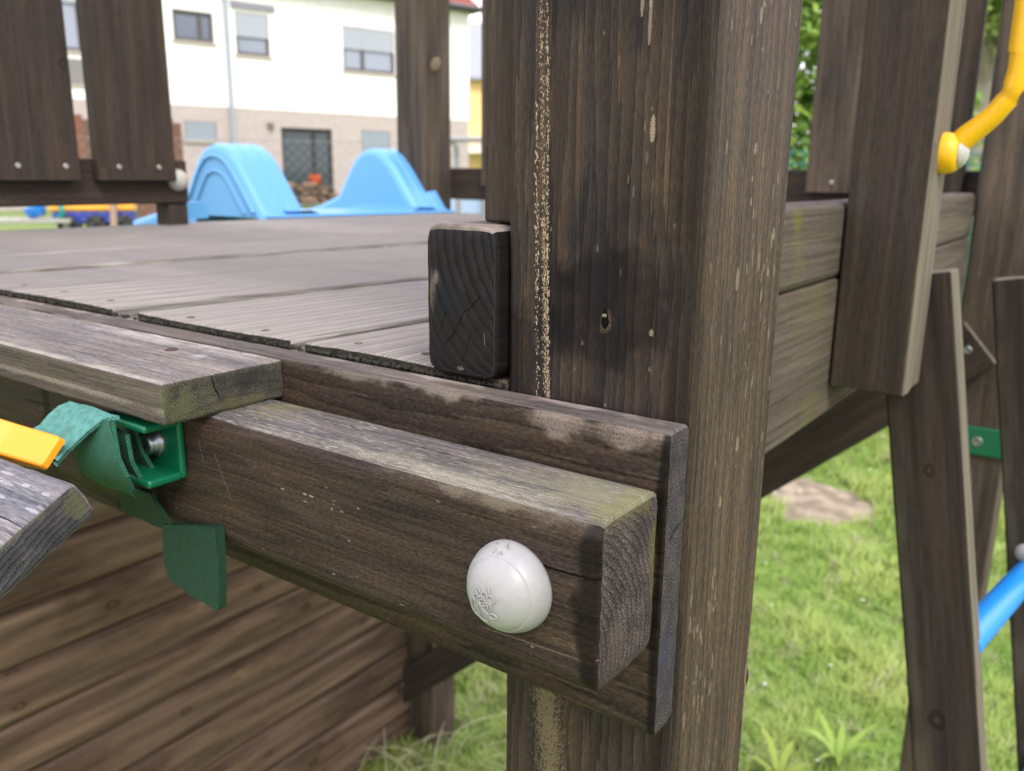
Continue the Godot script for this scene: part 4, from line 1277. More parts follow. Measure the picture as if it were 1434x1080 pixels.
# =================================================================== house and what stands round it
func slab(called: String, parent: Node, lo: Vector3, hi: Vector3, mat: Material, f: Transform3D, holes := []) -> MeshInstance3D:
	var s := Shape.new()
	if holes.is_empty():
		s.box(lo, hi, f)
	else:
		var xs := [lo.x, hi.x]
		var ys := [lo.y, hi.y]
		for h in holes:
			for v in [h[0], h[2]]: if v > lo.x and v < hi.x: xs.append(v)
			for v in [h[1], h[3]]: if v > lo.y and v < hi.y: ys.append(v)
		xs.sort()
		ys.sort()
		var full := func(i: int, j: int) -> bool:
			if i < 0 or j < 0 or i >= xs.size() - 1 or j >= ys.size() - 1: return false
			var cx: float = (xs[i] + xs[i + 1]) / 2
			var cy: float = (ys[j] + ys[j + 1]) / 2
			if xs[i + 1] - xs[i] < 1e-5 or ys[j + 1] - ys[j] < 1e-5: return false
			for h in holes:
				if cx > h[0] and cx < h[2] and cy > h[1] and cy < h[3]: return false
			return true
		for i in xs.size() - 1:
			for j in ys.size() - 1:
				if not full.call(i, j): continue
				var a := Vector3(xs[i], ys[j], 0)
				var b := Vector3(xs[i + 1], ys[j + 1], 0)
				for z: float in [hi.z, lo.z]: s.face(f * Vector3(a.x, a.y, z), f * Vector3(b.x, a.y, z), f * Vector3(b.x, b.y, z), f * Vector3(a.x, b.y, z), f.basis * Vector3(0, 0, 1 if z == hi.z else -1))
				if not full.call(i - 1, j): s.face(f * Vector3(a.x, a.y, lo.z), f * Vector3(a.x, a.y, hi.z), f * Vector3(a.x, b.y, hi.z), f * Vector3(a.x, b.y, lo.z), f.basis * Vector3(-1, 0, 0))
				if not full.call(i + 1, j): s.face(f * Vector3(b.x, a.y, lo.z), f * Vector3(b.x, a.y, hi.z), f * Vector3(b.x, b.y, hi.z), f * Vector3(b.x, b.y, lo.z), f.basis * Vector3(1, 0, 0))
				if not full.call(i, j - 1): s.face(f * Vector3(a.x, a.y, lo.z), f * Vector3(b.x, a.y, lo.z), f * Vector3(b.x, a.y, hi.z), f * Vector3(a.x, a.y, hi.z), f.basis * Vector3(0, -1, 0))
				if not full.call(i, j + 1): s.face(f * Vector3(a.x, b.y, lo.z), f * Vector3(b.x, b.y, lo.z), f * Vector3(b.x, b.y, hi.z), f * Vector3(a.x, b.y, hi.z), f.basis * Vector3(0, 1, 0))
	return put(called, s.mesh(mat), parent)


func house_window(parent: Node, f: Transform3D, x0: float, y0: float, x1: float, y1: float, glass: Material, bar := 0.0, shutter := 0.0, slats: Material = null, sill := true) -> void:
	var fr := Shape.new()
	var w := 0.07
	var zf := -0.10
	fr.box(Vector3(x0, y0, zf), Vector3(x1, y0 + w, zf + 0.06), f)
	fr.box(Vector3(x0, y1 - w, zf), Vector3(x1, y1, zf + 0.06), f)
	fr.box(Vector3(x0, y0 + w, zf), Vector3(x0 + w, y1 - w, zf + 0.06), f)
	fr.box(Vector3(x1 - w, y0 + w, zf), Vector3(x1, y1 - w, zf + 0.06), f)
	if bar > 0.0: fr.box(Vector3(x0 + bar, y0 + w, zf), Vector3(x0 + bar + 0.09, y1 - w, zf + 0.058), f)
	var win := put("window", fr.mesh(M.frame), parent)
	slab("pane", win, Vector3(x0 + w, y0 + w, zf + 0.005), Vector3(x1 - w, y1 - w, zf + 0.02), glass, f)
	if shutter > 0.0:
		var sh := Shape.new()
		var yb := lerpf(y1, y0, shutter)
		var y := y1 - 0.01
		while y > yb:
			sh.box(Vector3(x0 + 0.02, y - 0.045, zf + 0.062), Vector3(x1 - 0.02, y, zf + 0.078), f)
			y -= 0.052
		put("roller_shutter", sh.mesh(slats), win)
	if sill: slab("sill", win, Vector3(x0 - 0.05, y0 - 0.06, -0.02), Vector3(x1 + 0.05, y0 - 0.004, 0.05), M.sill, f)


func build_house() -> void:
	var gy := -0.95
	var B := Basis(Vector3(0.964, 0, 0.2659).normalized(), Vector3.UP, Vector3(-0.2659, 0, 0.964).normalized())
	var O := Vector3(15.9674, 0, -18.6276)
	var f := Transform3D(B, O)
	var H := thing("white_house", O + Vector3(0, gy, 0), "white rendered house with a beige ground floor and red tiled roof", "house", "", B)
	M.frame = flat(Color(0.30, 0.29, 0.28), 0.5)
	M.sill = flat(Color(0.66, 0.62, 0.58), 0.7)
	M.render_white = tinted(Color(0.90, 0.895, 0.87), Color(0.93, 0.925, 0.905), 3.0, 0.9, 41)
	M.render_beige = tinted(Color(0.66, 0.62, 0.595), Color(0.69, 0.65, 0.625), 2.0, 0.9, 42)
	M.glass_grey = flat(Color(0.40, 0.43, 0.48), 0.08)
	M.glass_pale = flat(Color(0.56, 0.59, 0.64), 0.10)
	M.glass_dark = flat(Color(0.20, 0.24, 0.25), 0.06)
	M.slat_white = flat(Color(0.66, 0.68, 0.71), 0.6)
	M.slat_low = flat(Color(0.56, 0.60, 0.63), 0.6)
	M.slat_grey = flat(Color(0.52, 0.51, 0.50), 0.6)
	var x0 := -7.6
	var x1 := 5.455
	var up := [[-3.31, 3.075, -2.33, 3.77], [-1.77, 2.88, -0.88, 3.89], [1.22, 2.73, 2.85, 3.87], [-6.10, 2.62, -5.37, 3.90]]
	var low := [[-3.22, 0.74, -2.42, 1.20], [1.72, 0.42, 2.64, 1.155], [-0.69, -0.84, 0.80, 1.14], [-6.30, 1.90, -5.40, 2.44]]
	var eave := 4.66
	slab("wall", H, Vector3(x0, 1.57, -0.35), Vector3(x1, eave, 0), M.render_white, f, up + [low[3]])
	slab("wall", H, Vector3(x0, gy, -0.35), Vector3(x1 - 0.02, 1.57, -0.012), M.render_beige, f, low.slice(0, 3))
	slab("wall", H, Vector3(x1 - 0.35, gy, -8.0), Vector3(x1 - 0.003, eave, -0.352), M.render_white, f)
	slab("wall", H, Vector3(x0, gy, -8.0), Vector3(x0 + 0.35, eave, -0.352), M.render_white, f)
	slab("wall", H, Vector3(x0 + 0.352, gy, -8.0), Vector3(x1 - 0.352, eave, -7.65), M.render_white, f)
	slab("room_back", H, Vector3(x0 + 0.4, gy, -1.6), Vector3(x1 - 0.4, eave - 0.1, -1.5), flat(Color(0.3, 0.3, 0.3), 0.9), f)
	house_window(H, f, up[0][0], up[0][1], up[0][2], up[0][3], M.glass_grey, 0.62)
	house_window(H, f, up[1][0], up[1][1], up[1][2], up[1][3], M.glass_pale, 0.0, 0.55, M.slat_white)
	house_window(H, f, up[2][0], up[2][1], up[2][2], up[2][3], M.glass_pale, 0.58, 0.48, M.slat_white)
	house_window(H, f, up[3][0], up[3][1], up[3][2], up[3][3], M.glass_pale, 0.0, 0.2, M.slat_white)
	house_window(H, f, low[0][0], low[0][1], low[0][2], low[0][3], M.glass_pale, 0.0, 0.95, M.slat_low)
	house_window(H, f, low[1][0], low[1][1], low[1][2], low[1][3], M.glass_pale, 0.0, 0.95, M.slat_low)
	house_window(H, f, low[3][0], low[3][1], low[3][2], low[3][3], M.glass_dark, 0.0, 0.98, M.slat_grey)
	# glass garden door
	var d := Shape.new()
	for q in [[-0.69, 1.04, 0.80, 1.14], [-0.69, -0.84, -0.61, 1.04], [0.72, -0.84, 0.80, 1.04], [0.22, -0.84, 0.32, 1.04], [-0.61, -0.84, 0.22, -0.70], [0.32, -0.84, 0.72, -0.70]]:
		d.box(Vector3(q[0], q[1], -0.14), Vector3(q[2], q[3], -0.07), f)
	var door := put("door", d.mesh(flat(Color(0.16, 0.15, 0.16), 0.5)), H)
	slab("pane", door, Vector3(-0.61, -0.70, -0.12), Vector3(0.22, 1.04, -0.10), M.glass_dark, f)
	slab("pane", door, Vector3(0.32, -0.70, -0.12), Vector3(0.72, 1.04, -0.10), M.glass_dark, f)
	# soot over a window, downpipe, lamp, eaves
	slab("shutter_box", H, Vector3(-1.86, 3.965, 0.001), Vector3(-0.72, 4.12, 0.05), flat(Color(0.52, 0.52, 0.55), 0.8), f)
	var pipe := Shape.new()
	pipe.tube([f * Vector3(-2.02, gy, 0.08), f * Vector3(-2.02, 4.5, 0.08)], 0.055, 10)
	put("downpipe", pipe.mesh(flat(Color(0.60, 0.64, 0.68), 0.5, 0.3)), H)
	slab("wall_lamp", H, Vector3(-1.06, 1.10, 0.0), Vector3(-0.93, 1.24, 0.10), flat(Color(0.42, 0.38, 0.34), 0.6), f)
	slab("fascia_board", H, Vector3(x0 - 0.2, eave, -0.4), Vector3(x1 + 0.25, eave + 0.10, 0.34), flat(Color(0.28, 0.25, 0.24), 0.7), f)
	var g := Shape.new()
	g.tube([f * Vector3(x0 - 0.2, eave + 0.07, 0.40), f * Vector3(x1 + 0.27, eave + 0.07, 0.40)], 0.06, 8)
	put("gutter", g.mesh(flat(Color(0.36, 0.36, 0.38), 0.5, 0.4)), H)
	# tiled roof: courses of pantiles stepped up the slope
	var rf := Shape.new()
	for c in 22:
		var za := 0.36 - c * 0.20
		var ya := eave + 0.11 + c * 0.125
		var n := 56
		for i in n:
			var xa := lerpf(x0 - 0.25, x1 + 0.22, float(i) / n)
			var xb := lerpf(x0 - 0.25, x1 + 0.22, (i + 1.0) / n)
			var xm := (xa + xb) / 2
			for sgn in [0, 1]:
				var p: float = xa if sgn == 0 else xm
				var q: float = xm if sgn == 0 else xb
				var ha := 0.0 if sgn == 0 else 0.035
				var hb := 0.035 if sgn == 0 else 0.0
				rf.face(f * Vector3(p, ya + ha, za), f * Vector3(q, ya + hb, za), f * Vector3(q, ya + hb + 0.105, za - 0.215), f * Vector3(p, ya + ha + 0.105, za - 0.215), Vector3.UP)
				rf.face(f * Vector3(p, ya - 0.02, za), f * Vector3(q, ya - 0.02, za), f * Vector3(q, ya + hb, za), f * Vector3(p, ya + ha, za), f.basis.z)
	var roof := put("roof_tiles", rf.mesh(tinted(Color(0.46, 0.24, 0.20), Color(0.58, 0.34, 0.29), 0.8, 0.85, 44)), H)
	roof.set_meta("kind", "stuff")
	slab("roof_back", H, Vector3(x0 - 0.2, eave + 2.6, -8.0), Vector3(x1 + 0.2, eave + 2.75, -4.0), flat(Color(0.45, 0.25, 0.21), 0.85), f)
	# ---- the yellow house behind it
	var N := thing("yellow_house", Vector3(35.2, -0.9, -29.6), "small pale yellow house with a grey roof far behind the garden", "house")
	var fy := Transform3D(Basis(Vector3.UP, -0.75), Vector3(35.2, 0, -29.6))
	slab("wall", N, Vector3(-4.5, -0.9, -6), Vector3(5.5, 4.9, 0), tinted(Color(0.90, 0.76, 0.50), Color(0.93, 0.80, 0.56), 3.0, 0.9, 46), fy)
	var r2 := Shape.new()
	r2.face(fy * Vector3(-4.9, 4.75, 0.5), fy * Vector3(5.9, 4.75, 0.5), fy * Vector3(5.9, 7.9, -3.2), fy * Vector3(-4.9, 7.9, -3.2), Vector3(0, 1, 0))
	r2.face(fy * Vector3(-4.9, 4.75, -6.5), fy * Vector3(5.9, 4.75, -6.5), fy * Vector3(5.9, 7.9, -3.2), fy * Vector3(-4.9, 7.9, -3.2), Vector3(0, 1, 0))
	r2.box(Vector3(-4.9, 4.62, 0.38), Vector3(5.9, 4.74, 0.52), fy)
	put("roof", r2.mesh(flat(Color(0.56, 0.58, 0.62), 0.8)), N)
	slab("window", N, Vector3(-0.6, 2.3, 0.001), Vector3(0.6, 3.7, 0.04), M.glass_grey, fy)
	slab("awning", N, Vector3(-4.4, 1.0, 0.03), Vector3(5.4, 1.5, 1.2), flat(Color(0.86, 0.82, 0.76), 0.8), fy)


# =================================================================== garden things
func build_garden() -> void:
	# chain link fence
	var A := Vector3(1.2, 0, -7.9)
	var Bp := Vector3(10.2, 0, -1.2)
	var F := thing("wire_fence", Vector3(4.0, ground_y(4.0, -5.5), -5.5), "grey chain link fence running across the garden before the house", "fence")
	var s := Shape.new()
	var d := (Bp - A).normalized()
	var n := A.distance_to(Bp)
	var top := 0.24
	var bot := -1.40
	var step := 0.085
	var hgt := top - bot
	var i := -hgt
	while i < n:
		for dir: float in [1.0, -1.0]:
			var t0 := i if dir > 0 else i + hgt
			var t1 := i + hgt if dir > 0 else i
			var y0 := bot
			var y1 := top
			if t0 < 0.0: y0 += -t0; t0 = 0.0
			if t1 < 0.0: y1 -= -t1; t1 = 0.0
			if t0 > n: y0 += t0 - n; t0 = n
			if t1 > n: y1 -= t1 - n; t1 = n
			if y1 - y0 > 0.05: s.tube([A + d * t0 + Vector3(0, y0, 0), A + d * t1 + Vector3(0, y1, 0)], 0.0012, 3, false)
		i += step
	var mesh_part := put("wire_mesh", s.mesh(flat(Color(0.55, 0.58, 0.58), 0.4, 0.6)), F)
	mesh_part.set_meta("kind", "stuff")
	for yy: float in [top, -0.6, bot]:
		var w := Shape.new()
		w.tube([A + Vector3(0, yy, 0), Bp + Vector3(0, yy, 0)], 0.0025, 5)
		put("tension_wire", w.mesh(flat(Color(0.50, 0.53, 0.53), 0.4, 0.6)), F)
	for t: float in [0.05, 0.62, 0.98]:
		var q := A.lerp(Bp, t)
		var w := Shape.new()
		w.tube([Vector3(q.x, ground_y(q.x, q.z) - 0.1, q.z), Vector3(q.x, top + 0.06, q.z)], 0.022, 10)
		put("fence_post", w.mesh(flat(Color(0.40, 0.44, 0.42), 0.5, 0.5)), F)
	# round frame pool and its ladder, beyond the fence
	var pc := Vector3(9.1, 0, -6.5)
	var gy := ground_y(pc.x, pc.z)
	var P := thing("frame_pool", Vector3(pc.x, gy, pc.z), "round garden pool with pale blue sides and white uprights", "pool")
	s = Shape.new()
	s.lathe([Vector2(1.70, -0.06), Vector2(1.70, gy - 0.05)], 40, Transform3D(Basis(), pc))
	put("pool_wall", s.mesh(flat(Color(0.66, 0.76, 0.86), 0.6)), P)
	s = Shape.new()
	s.lathe([Vector2(1.0, -0.22), Vector2(1.66, -0.22)], 40, Transform3D(Basis(), pc))
	s.lathe([Vector2(0.001, -0.22), Vector2(1.0, -0.22)], 40, Transform3D(Basis(), pc))
	put("water", s.mesh(flat(Color(0.35, 0.60, 0.72), 0.08)), P)
	s = Shape.new()
	var ring := []
	for k in 41: ring.append(pc + Vector3(cos(TAU * k / 40) * 1.72, -0.045, sin(TAU * k / 40) * 1.72))
	s.tube(ring, 0.035, 8, false)
	put("rim", s.mesh(M.cap), P)
	for k in 14:
		var a := TAU * (k + 0.2) / 14
		var u := Shape.new()
		u.tube([pc + Vector3(cos(a) * 1.76, -0.05, sin(a) * 1.76), pc + Vector3(cos(a) * 1.78, gy, sin(a) * 1.78)], 0.040, 8)
		put("upright", u.mesh(M.cap), P)
	var LP := thing("pool_ladder", Vector3(6.95, ground_y(6.95, -5.7), -5.7), "white bent tube ladder standing at the pool", "ladder")
	for k in 2:
		var o := Vector3(6.83, 0, -5.78) + Vector3(0.16, 0, 0.32) * k
		var u := Shape.new()
		var pts := [Vector3(o.x, ground_y(o.x, o.z), o.z)]
		var dirv := Vector3(-0.55, 0, -0.45)
		pts[0] += Vector3(0.03, 0, 0.03)
		for j in 9:
			var a := PI * 0.5 * j / 8.0
			pts.append(o + Vector3(0, 0.26, 0) + dirv * 0.16 * (1.0 - cos(a)) + Vector3(0, 0.08 * sin(a), 0))
		for j in range(1, 9):
			var a := PI * 0.5 * j / 8.0
			pts.append(o + Vector3(0, 0.26, 0) + dirv * (0.16 + 0.5 + 0.16 * sin(a)) + Vector3(0, 0.08 * cos(a), 0))
		pts.append(o + dirv * 0.82 + Vector3(0, -1.0, 0))
		u.tube(pts, 0.030, 10)
		put("side_tube", u.mesh(M.cap), LP)
	for k in 3:
		var u := Shape.new()
		var y := -0.25 - 0.32 * k
		u.tube([Vector3(6.84, y, -5.77), Vector3(6.98, y, -5.47)], 0.022, 8)
		put("rung", u.mesh(M.cap), LP)
	# green shrub behind the pool, shrub border
	var rg := RandomNumberGenerator.new()
	rg.seed = 77
	# firewood heap and an orange bucket by the garden door
	var Bh := Basis(Vector3(0.964, 0, 0.2659).normalized(), Vector3.UP, Vector3(-0.2659, 0, 0.964).normalized())
	var fh := Transform3D(Bh, Vector3(15.9674, 0, -18.6276))
	var wp := fh * Vector3(-0.32, -0.80, 0.9)
	var W := thing("log_pile", wp, "loose heap of split firewood before the glass garden door", "firewood")
	var bark := flat(Color(0.30, 0.23, 0.18), 0.95)
	var split := flat(Color(0.55, 0.44, 0.34), 0.9)
	for k in 40:
		var c := wp + fh.basis * Vector3(rg.randf_range(-0.75, 0.62), 0.0, rg.randf_range(-0.25, 0.3))
		c.y = wp.y + 0.07 + 0.10 * int(k / 8) + rg.randf_range(-0.02, 0.03)
		var l := Shape.new()
		var dv := (fh.basis * Vector3(rg.randf_range(-0.6, 0.6), rg.randf_range(-0.15, 0.15), 1.0)).normalized()
		l.tube([c - dv * 0.16, c + dv * 0.16], rg.randf_range(0.045, 0.075), 6)
		put("log", l.mesh(bark if rg.randf() < 0.5 else split), W)
	var bk := fh * Vector3(-0.22, -0.30, 0.9)
	var K := Shape.new()
	K.lathe([Vector2(0.001, 0.24), Vector2(0.16, 0.24), Vector2(0.17, 0.25), Vector2(0.14, 0.0), Vector2(0.001, 0.0)], 18, Transform3D(Basis(), bk + Vector3(0, -0.02, 0)))
	tag(put("bucket", K.mesh(flat(Color(0.75, 0.30, 0.12), 0.5)), self), "orange bucket standing on the firewood heap", "bucket")
	# leaning stake beyond the left rail
	s = Shape.new()
	s.tube([Vector3(4.35, ground_y(4.35, -7.6) - 0.05, -7.6), Vector3(4.55, 0.32, -7.75)], 0.028, 8)
	tag(put("wooden_stake", s.mesh(flat(Color(0.42, 0.31, 0.22), 0.9)), self), "thin brown wooden stake leaning beside the blue slide", "stake")
	s = Shape.new()
	s.tube([Vector3(3.93, ground_y(3.93, -7.5), -7.5), Vector3(4.09, -0.22, -7.62)], 0.032, 8)
	tag(put("fence_stake", s.mesh(flat(Color(0.60, 0.50, 0.42), 0.9)), self), "pale bare stake leaning before the yellow and blue cart", "stake")
	# yellow and blue toy cart
	var tc := Vector3(4.15, 0, -7.95)
	var tf := Transform3D(Basis(Vector3.UP, -0.62), Vector3(tc.x, -0.36, tc.z))
	var C := thing("toy_cart", Vector3(tc.x, ground_y(tc.x, tc.z), tc.z), "yellow and blue plastic toy cart with black wheels behind the left railing", "toy cart")
	rbox("tub", C, Vector3(-0.42, -0.02, -0.2), Vector3(0.30, 0.09, 0.2), 0, flat(Color(0.95, 0.68, 0.22), 0.45), 0.035, {"q": 2, "xf": tf})
	rbox("chassis", C, Vector3(-0.40, -0.13, -0.19), Vector3(0.29, -0.021, 0.19), 0, flat(Color(0.08, 0.18, 0.55), 0.5), 0.02, {"q": 2, "xf": tf})
	for wx: float in [-0.28, -0.04, 0.20]:
		for wz: float in [-0.2, 0.2]:
			var w := Shape.new()
			w.lathe([Vector2(0.001, 0.03), Vector2(0.06, 0.03), Vector2(0.085, 0.02), Vector2(0.085, -0.02), Vector2(0.06, -0.03), Vector2(0.001, -0.03)], 16, tf * along(Vector3(0, 0, 1), Vector3(wx, -0.13, wz)))
			put("wheel", w.mesh(M.black), C)
	rbox("stand", C, Vector3(-0.35, -1.2, -0.16), Vector3(0.25, -0.215, 0.16), 1, flat(Color(0.40, 0.36, 0.30), 0.9), 0.01, {"xf": tf})
	# blue scoop and teal ring lying on a low table further left
	var tb := Transform3D(Basis(Vector3.UP, -0.65), Vector3(3.62, -0.44, -8.2))
	var TB := thing("garden_bench", Vector3(3.62, ground_y(3.62, -8.2), -8.2), "low pale bench behind the left railing with toys on it", "bench")
	rbox("seat", TB, Vector3(-0.45, -0.04, -0.18), Vector3(0.34, 0.0, 0.18), 0, flat(Color(0.60, 0.60, 0.56), 0.8), 0.008, {"xf": tb})
	for bx: float in [-0.40, 0.27]: rbox("leg", TB, Vector3(bx, -1.05, -0.15), Vector3(bx + 0.05, -0.041, 0.15), 1, flat(Color(0.45, 0.42, 0.38), 0.8), 0.005, {"xf": tb})
	s = Shape.new()
	s.lathe([Vector2(0.001, 0.08), Vector2(0.09, 0.10), Vector2(0.10, 0.09), Vector2(0.07, 0.0), Vector2(0.001, 0.0)], 16, tb * Transform3D(Basis(Vector3(0, 0, 1), 0.35), Vector3(0.06, 0.015, 0.05)))
	tag(put("toy_bowl", s.mesh(flat(Color(0.12, 0.50, 0.85), 0.4)), self), "blue plastic toy bowl lying on the low bench", "toy")
	s = Shape.new()
	var hoop := []
	for k in 19: hoop.append(tb * Vector3(0.25 + 0.03 * sin(TAU * k / 18), 0.072 + 0.065 * cos(TAU * k / 18), 0.10 + 0.06 * sin(TAU * k / 18)))
	s.tube(hoop, 0.022, 8, false)
	tag(put("toy_ring", s.mesh(flat(Color(0.05, 0.55, 0.50), 0.4)), self), "teal plastic toy ring standing on the low bench", "toy")
	# brown shed behind, seen in the slot between two pickets
	var sf := Transform3D(Bh, fh * Vector3(-6.6, 0, 3.2))
	var SH := thing("board_fence", sf.origin + Vector3(0, -0.9, 0), "low weathered brown board fence left of the white house", "fence")
	for k in 14:
		var bx := k * 0.16
		slab("fence_board", SH, Vector3(bx, -0.95, 0.0), Vector3(bx + 0.15, 1.02 + 0.05 * sin(k * 2.3), 0.03), flat(Color(0.40 + 0.06 * sin(k * 1.7), 0.30, 0.24), 0.9), sf)
	for yy: float in [-0.4, 0.6]: slab("fence_rail", SH, Vector3(0, yy, -0.06), Vector3(2.24, yy + 0.1, -0.002), flat(Color(0.32, 0.25, 0.21), 0.9), sf)
	# green mesh garden fence by the hedge
	var GF := thing("green_garden_fence", Vector3(5.6, ground_y(5.6, -0.9), -0.9), "low blue green garden netting fence before the hedge", "fence")
	var ga := Vector3(4.75, 0, -2.35)
	var gb := Vector3(6.6, 0, 0.55)
	s = Shape.new()
	var gd := (gb - ga)
	for k in 46:
		var q := ga + gd * (k / 45.0)
		s.tube([q + Vector3(0, -1.45, 0), q + Vector3(0, 0.165 + 0.01 * sin(k * 0.9), 0)], 0.006, 4, false)
	for k in 24: s.tube([ga + Vector3(0, -1.44 + k * 0.069, 0), gb + Vector3(0, -1.44 + k * 0.069, 0)], 0.005, 4, false)
	var net := put("netting", s.mesh(flat(Color(0.16, 0.42, 0.36), 0.6)), GF)
	net.set_meta("kind", "stuff")
	for k in 3:
		var q: Vector3 = ga + gd * [0.02, 0.42, 0.98][k]
		var u := Shape.new()
		u.tube([q + Vector3(0.02, -1.55, 0), q + Vector3(0.02, 0.10, 0)], 0.018, 8)
		put("fence_post", u.mesh(flat(Color(0.12, 0.32, 0.27), 0.6)), GF)


# =================================================================== plants
func leaf_mesh(len_: float, wid: float, fold := 0.25, seg := 3) -> ArrayMesh:
	var s := Shape.new()
	var rows := []
	for i in seg + 1:
		var t := float(i) / seg
		var w := wid * sin(PI * clampf(t * 0.93 + 0.05, 0, 1)) * 0.5 + 0.0004
		var y := -0.25 * len_ * t * t
		var c := Vector3(0, y, t * len_)
		rows.append([s.v(c + Vector3(-w, w * fold, 0), Vector3(-fold, 1, 0.3).normalized()), s.v(c, Vector3(0, 1, 0.3).normalized()), s.v(c + Vector3(w, w * fold, 0), Vector3(fold, 1, 0.3).normalized())])
	for i in seg:
		for j in 2: s.quad(rows[i][j], rows[i][j + 1], rows[i + 1][j + 1], rows[i + 1][j])
	return s.mesh(M.leaf)


func multi(called: String, mesh: Mesh, xfs: Array, cols: Array, parent: Node) -> MultiMeshInstance3D:
	var mm := MultiMesh.new()
	mm.transform_format = MultiMesh.TRANSFORM_3D
	mm.use_colors = true
	mm.mesh = mesh
	mm.instance_count = xfs.size()
	for i in xfs.size():
		mm.set_instance_transform(i, xfs[i])
		mm.set_instance_color(i, cols[i])
	var o := MultiMeshInstance3D.new()
	o.name = called
	o.multimesh = mm
	parent.add_child(o, true)
	o.global_transform = Transform3D()
	o.set_meta("kind", "stuff")
	return o


func crown(parent: Node, blobs: Array, count: int, leaf: Mesh, cols: Array, seed_: int, size := 1.0) -> void:
	var rg := RandomNumberGenerator.new()
	rg.seed = seed_
	var xfs := []
	var cs := []
	for i in count:
		var b: Array = blobs[rg.randi() % blobs.size()]
		var v := Vector3(rg.randfn(), rg.randfn(), rg.randfn()).normalized() * pow(rg.randf(), 0.35)
		var p: Vector3 = b[0] + v * b[1]
		if rough_noise.get_noise_3d(p.x * 1.7, p.y * 1.7, p.z * 1.7) < -0.22: continue
		var bs := Basis(Vector3(rg.randfn(), rg.randfn(), rg.randfn()).normalized(), rg.randf() * TAU).scaled(Vector3.ONE * size * rg.randf_range(0.7, 1.3))
		xfs.append(Transform3D(bs, p))
		var c: Color = cols[0].lerp(cols[1], clampf(rg.randf() * 0.6 + 0.4 * (0.5 + rough_noise.get_noise_3d(p.x * 2.5, p.y * 2.5 + 9.0, p.z * 2.5)), 0, 1))
		cs.append(c)
	multi("foliage", leaf, xfs, cs, parent)


func limb_tree(called: String, at: Vector3, hgt: float, label: String, blobs: Array, count: int, leaf: Mesh, cols: Array, seed_: int, bark: Color, size := 1.0) -> void:
	var T := thing(called, at, label, "tree")
	var s := Shape.new()
	s.tube([at + Vector3(0, -0.2, 0), at + Vector3(0.05, hgt * 0.3, 0), at + Vector3(0.0, hgt * 0.6, 0.08), at + Vector3(0.1, hgt * 0.9, 0)], [hgt * 0.028, hgt * 0.022, hgt * 0.014, hgt * 0.004], 9)
	for b in blobs: s.tube([at + Vector3(0, hgt * 0.35, 0), (at + Vector3(0, hgt * 0.4, 0)).lerp(b[0], 0.5) + Vector3(0, 0.1, 0), b[0]], [hgt * 0.010, hgt * 0.006, hgt * 0.002], 6)
	put("trunk", s.mesh(flat(bark, 0.95)), T)
	crown(T, blobs, count, leaf, cols, seed_, size)


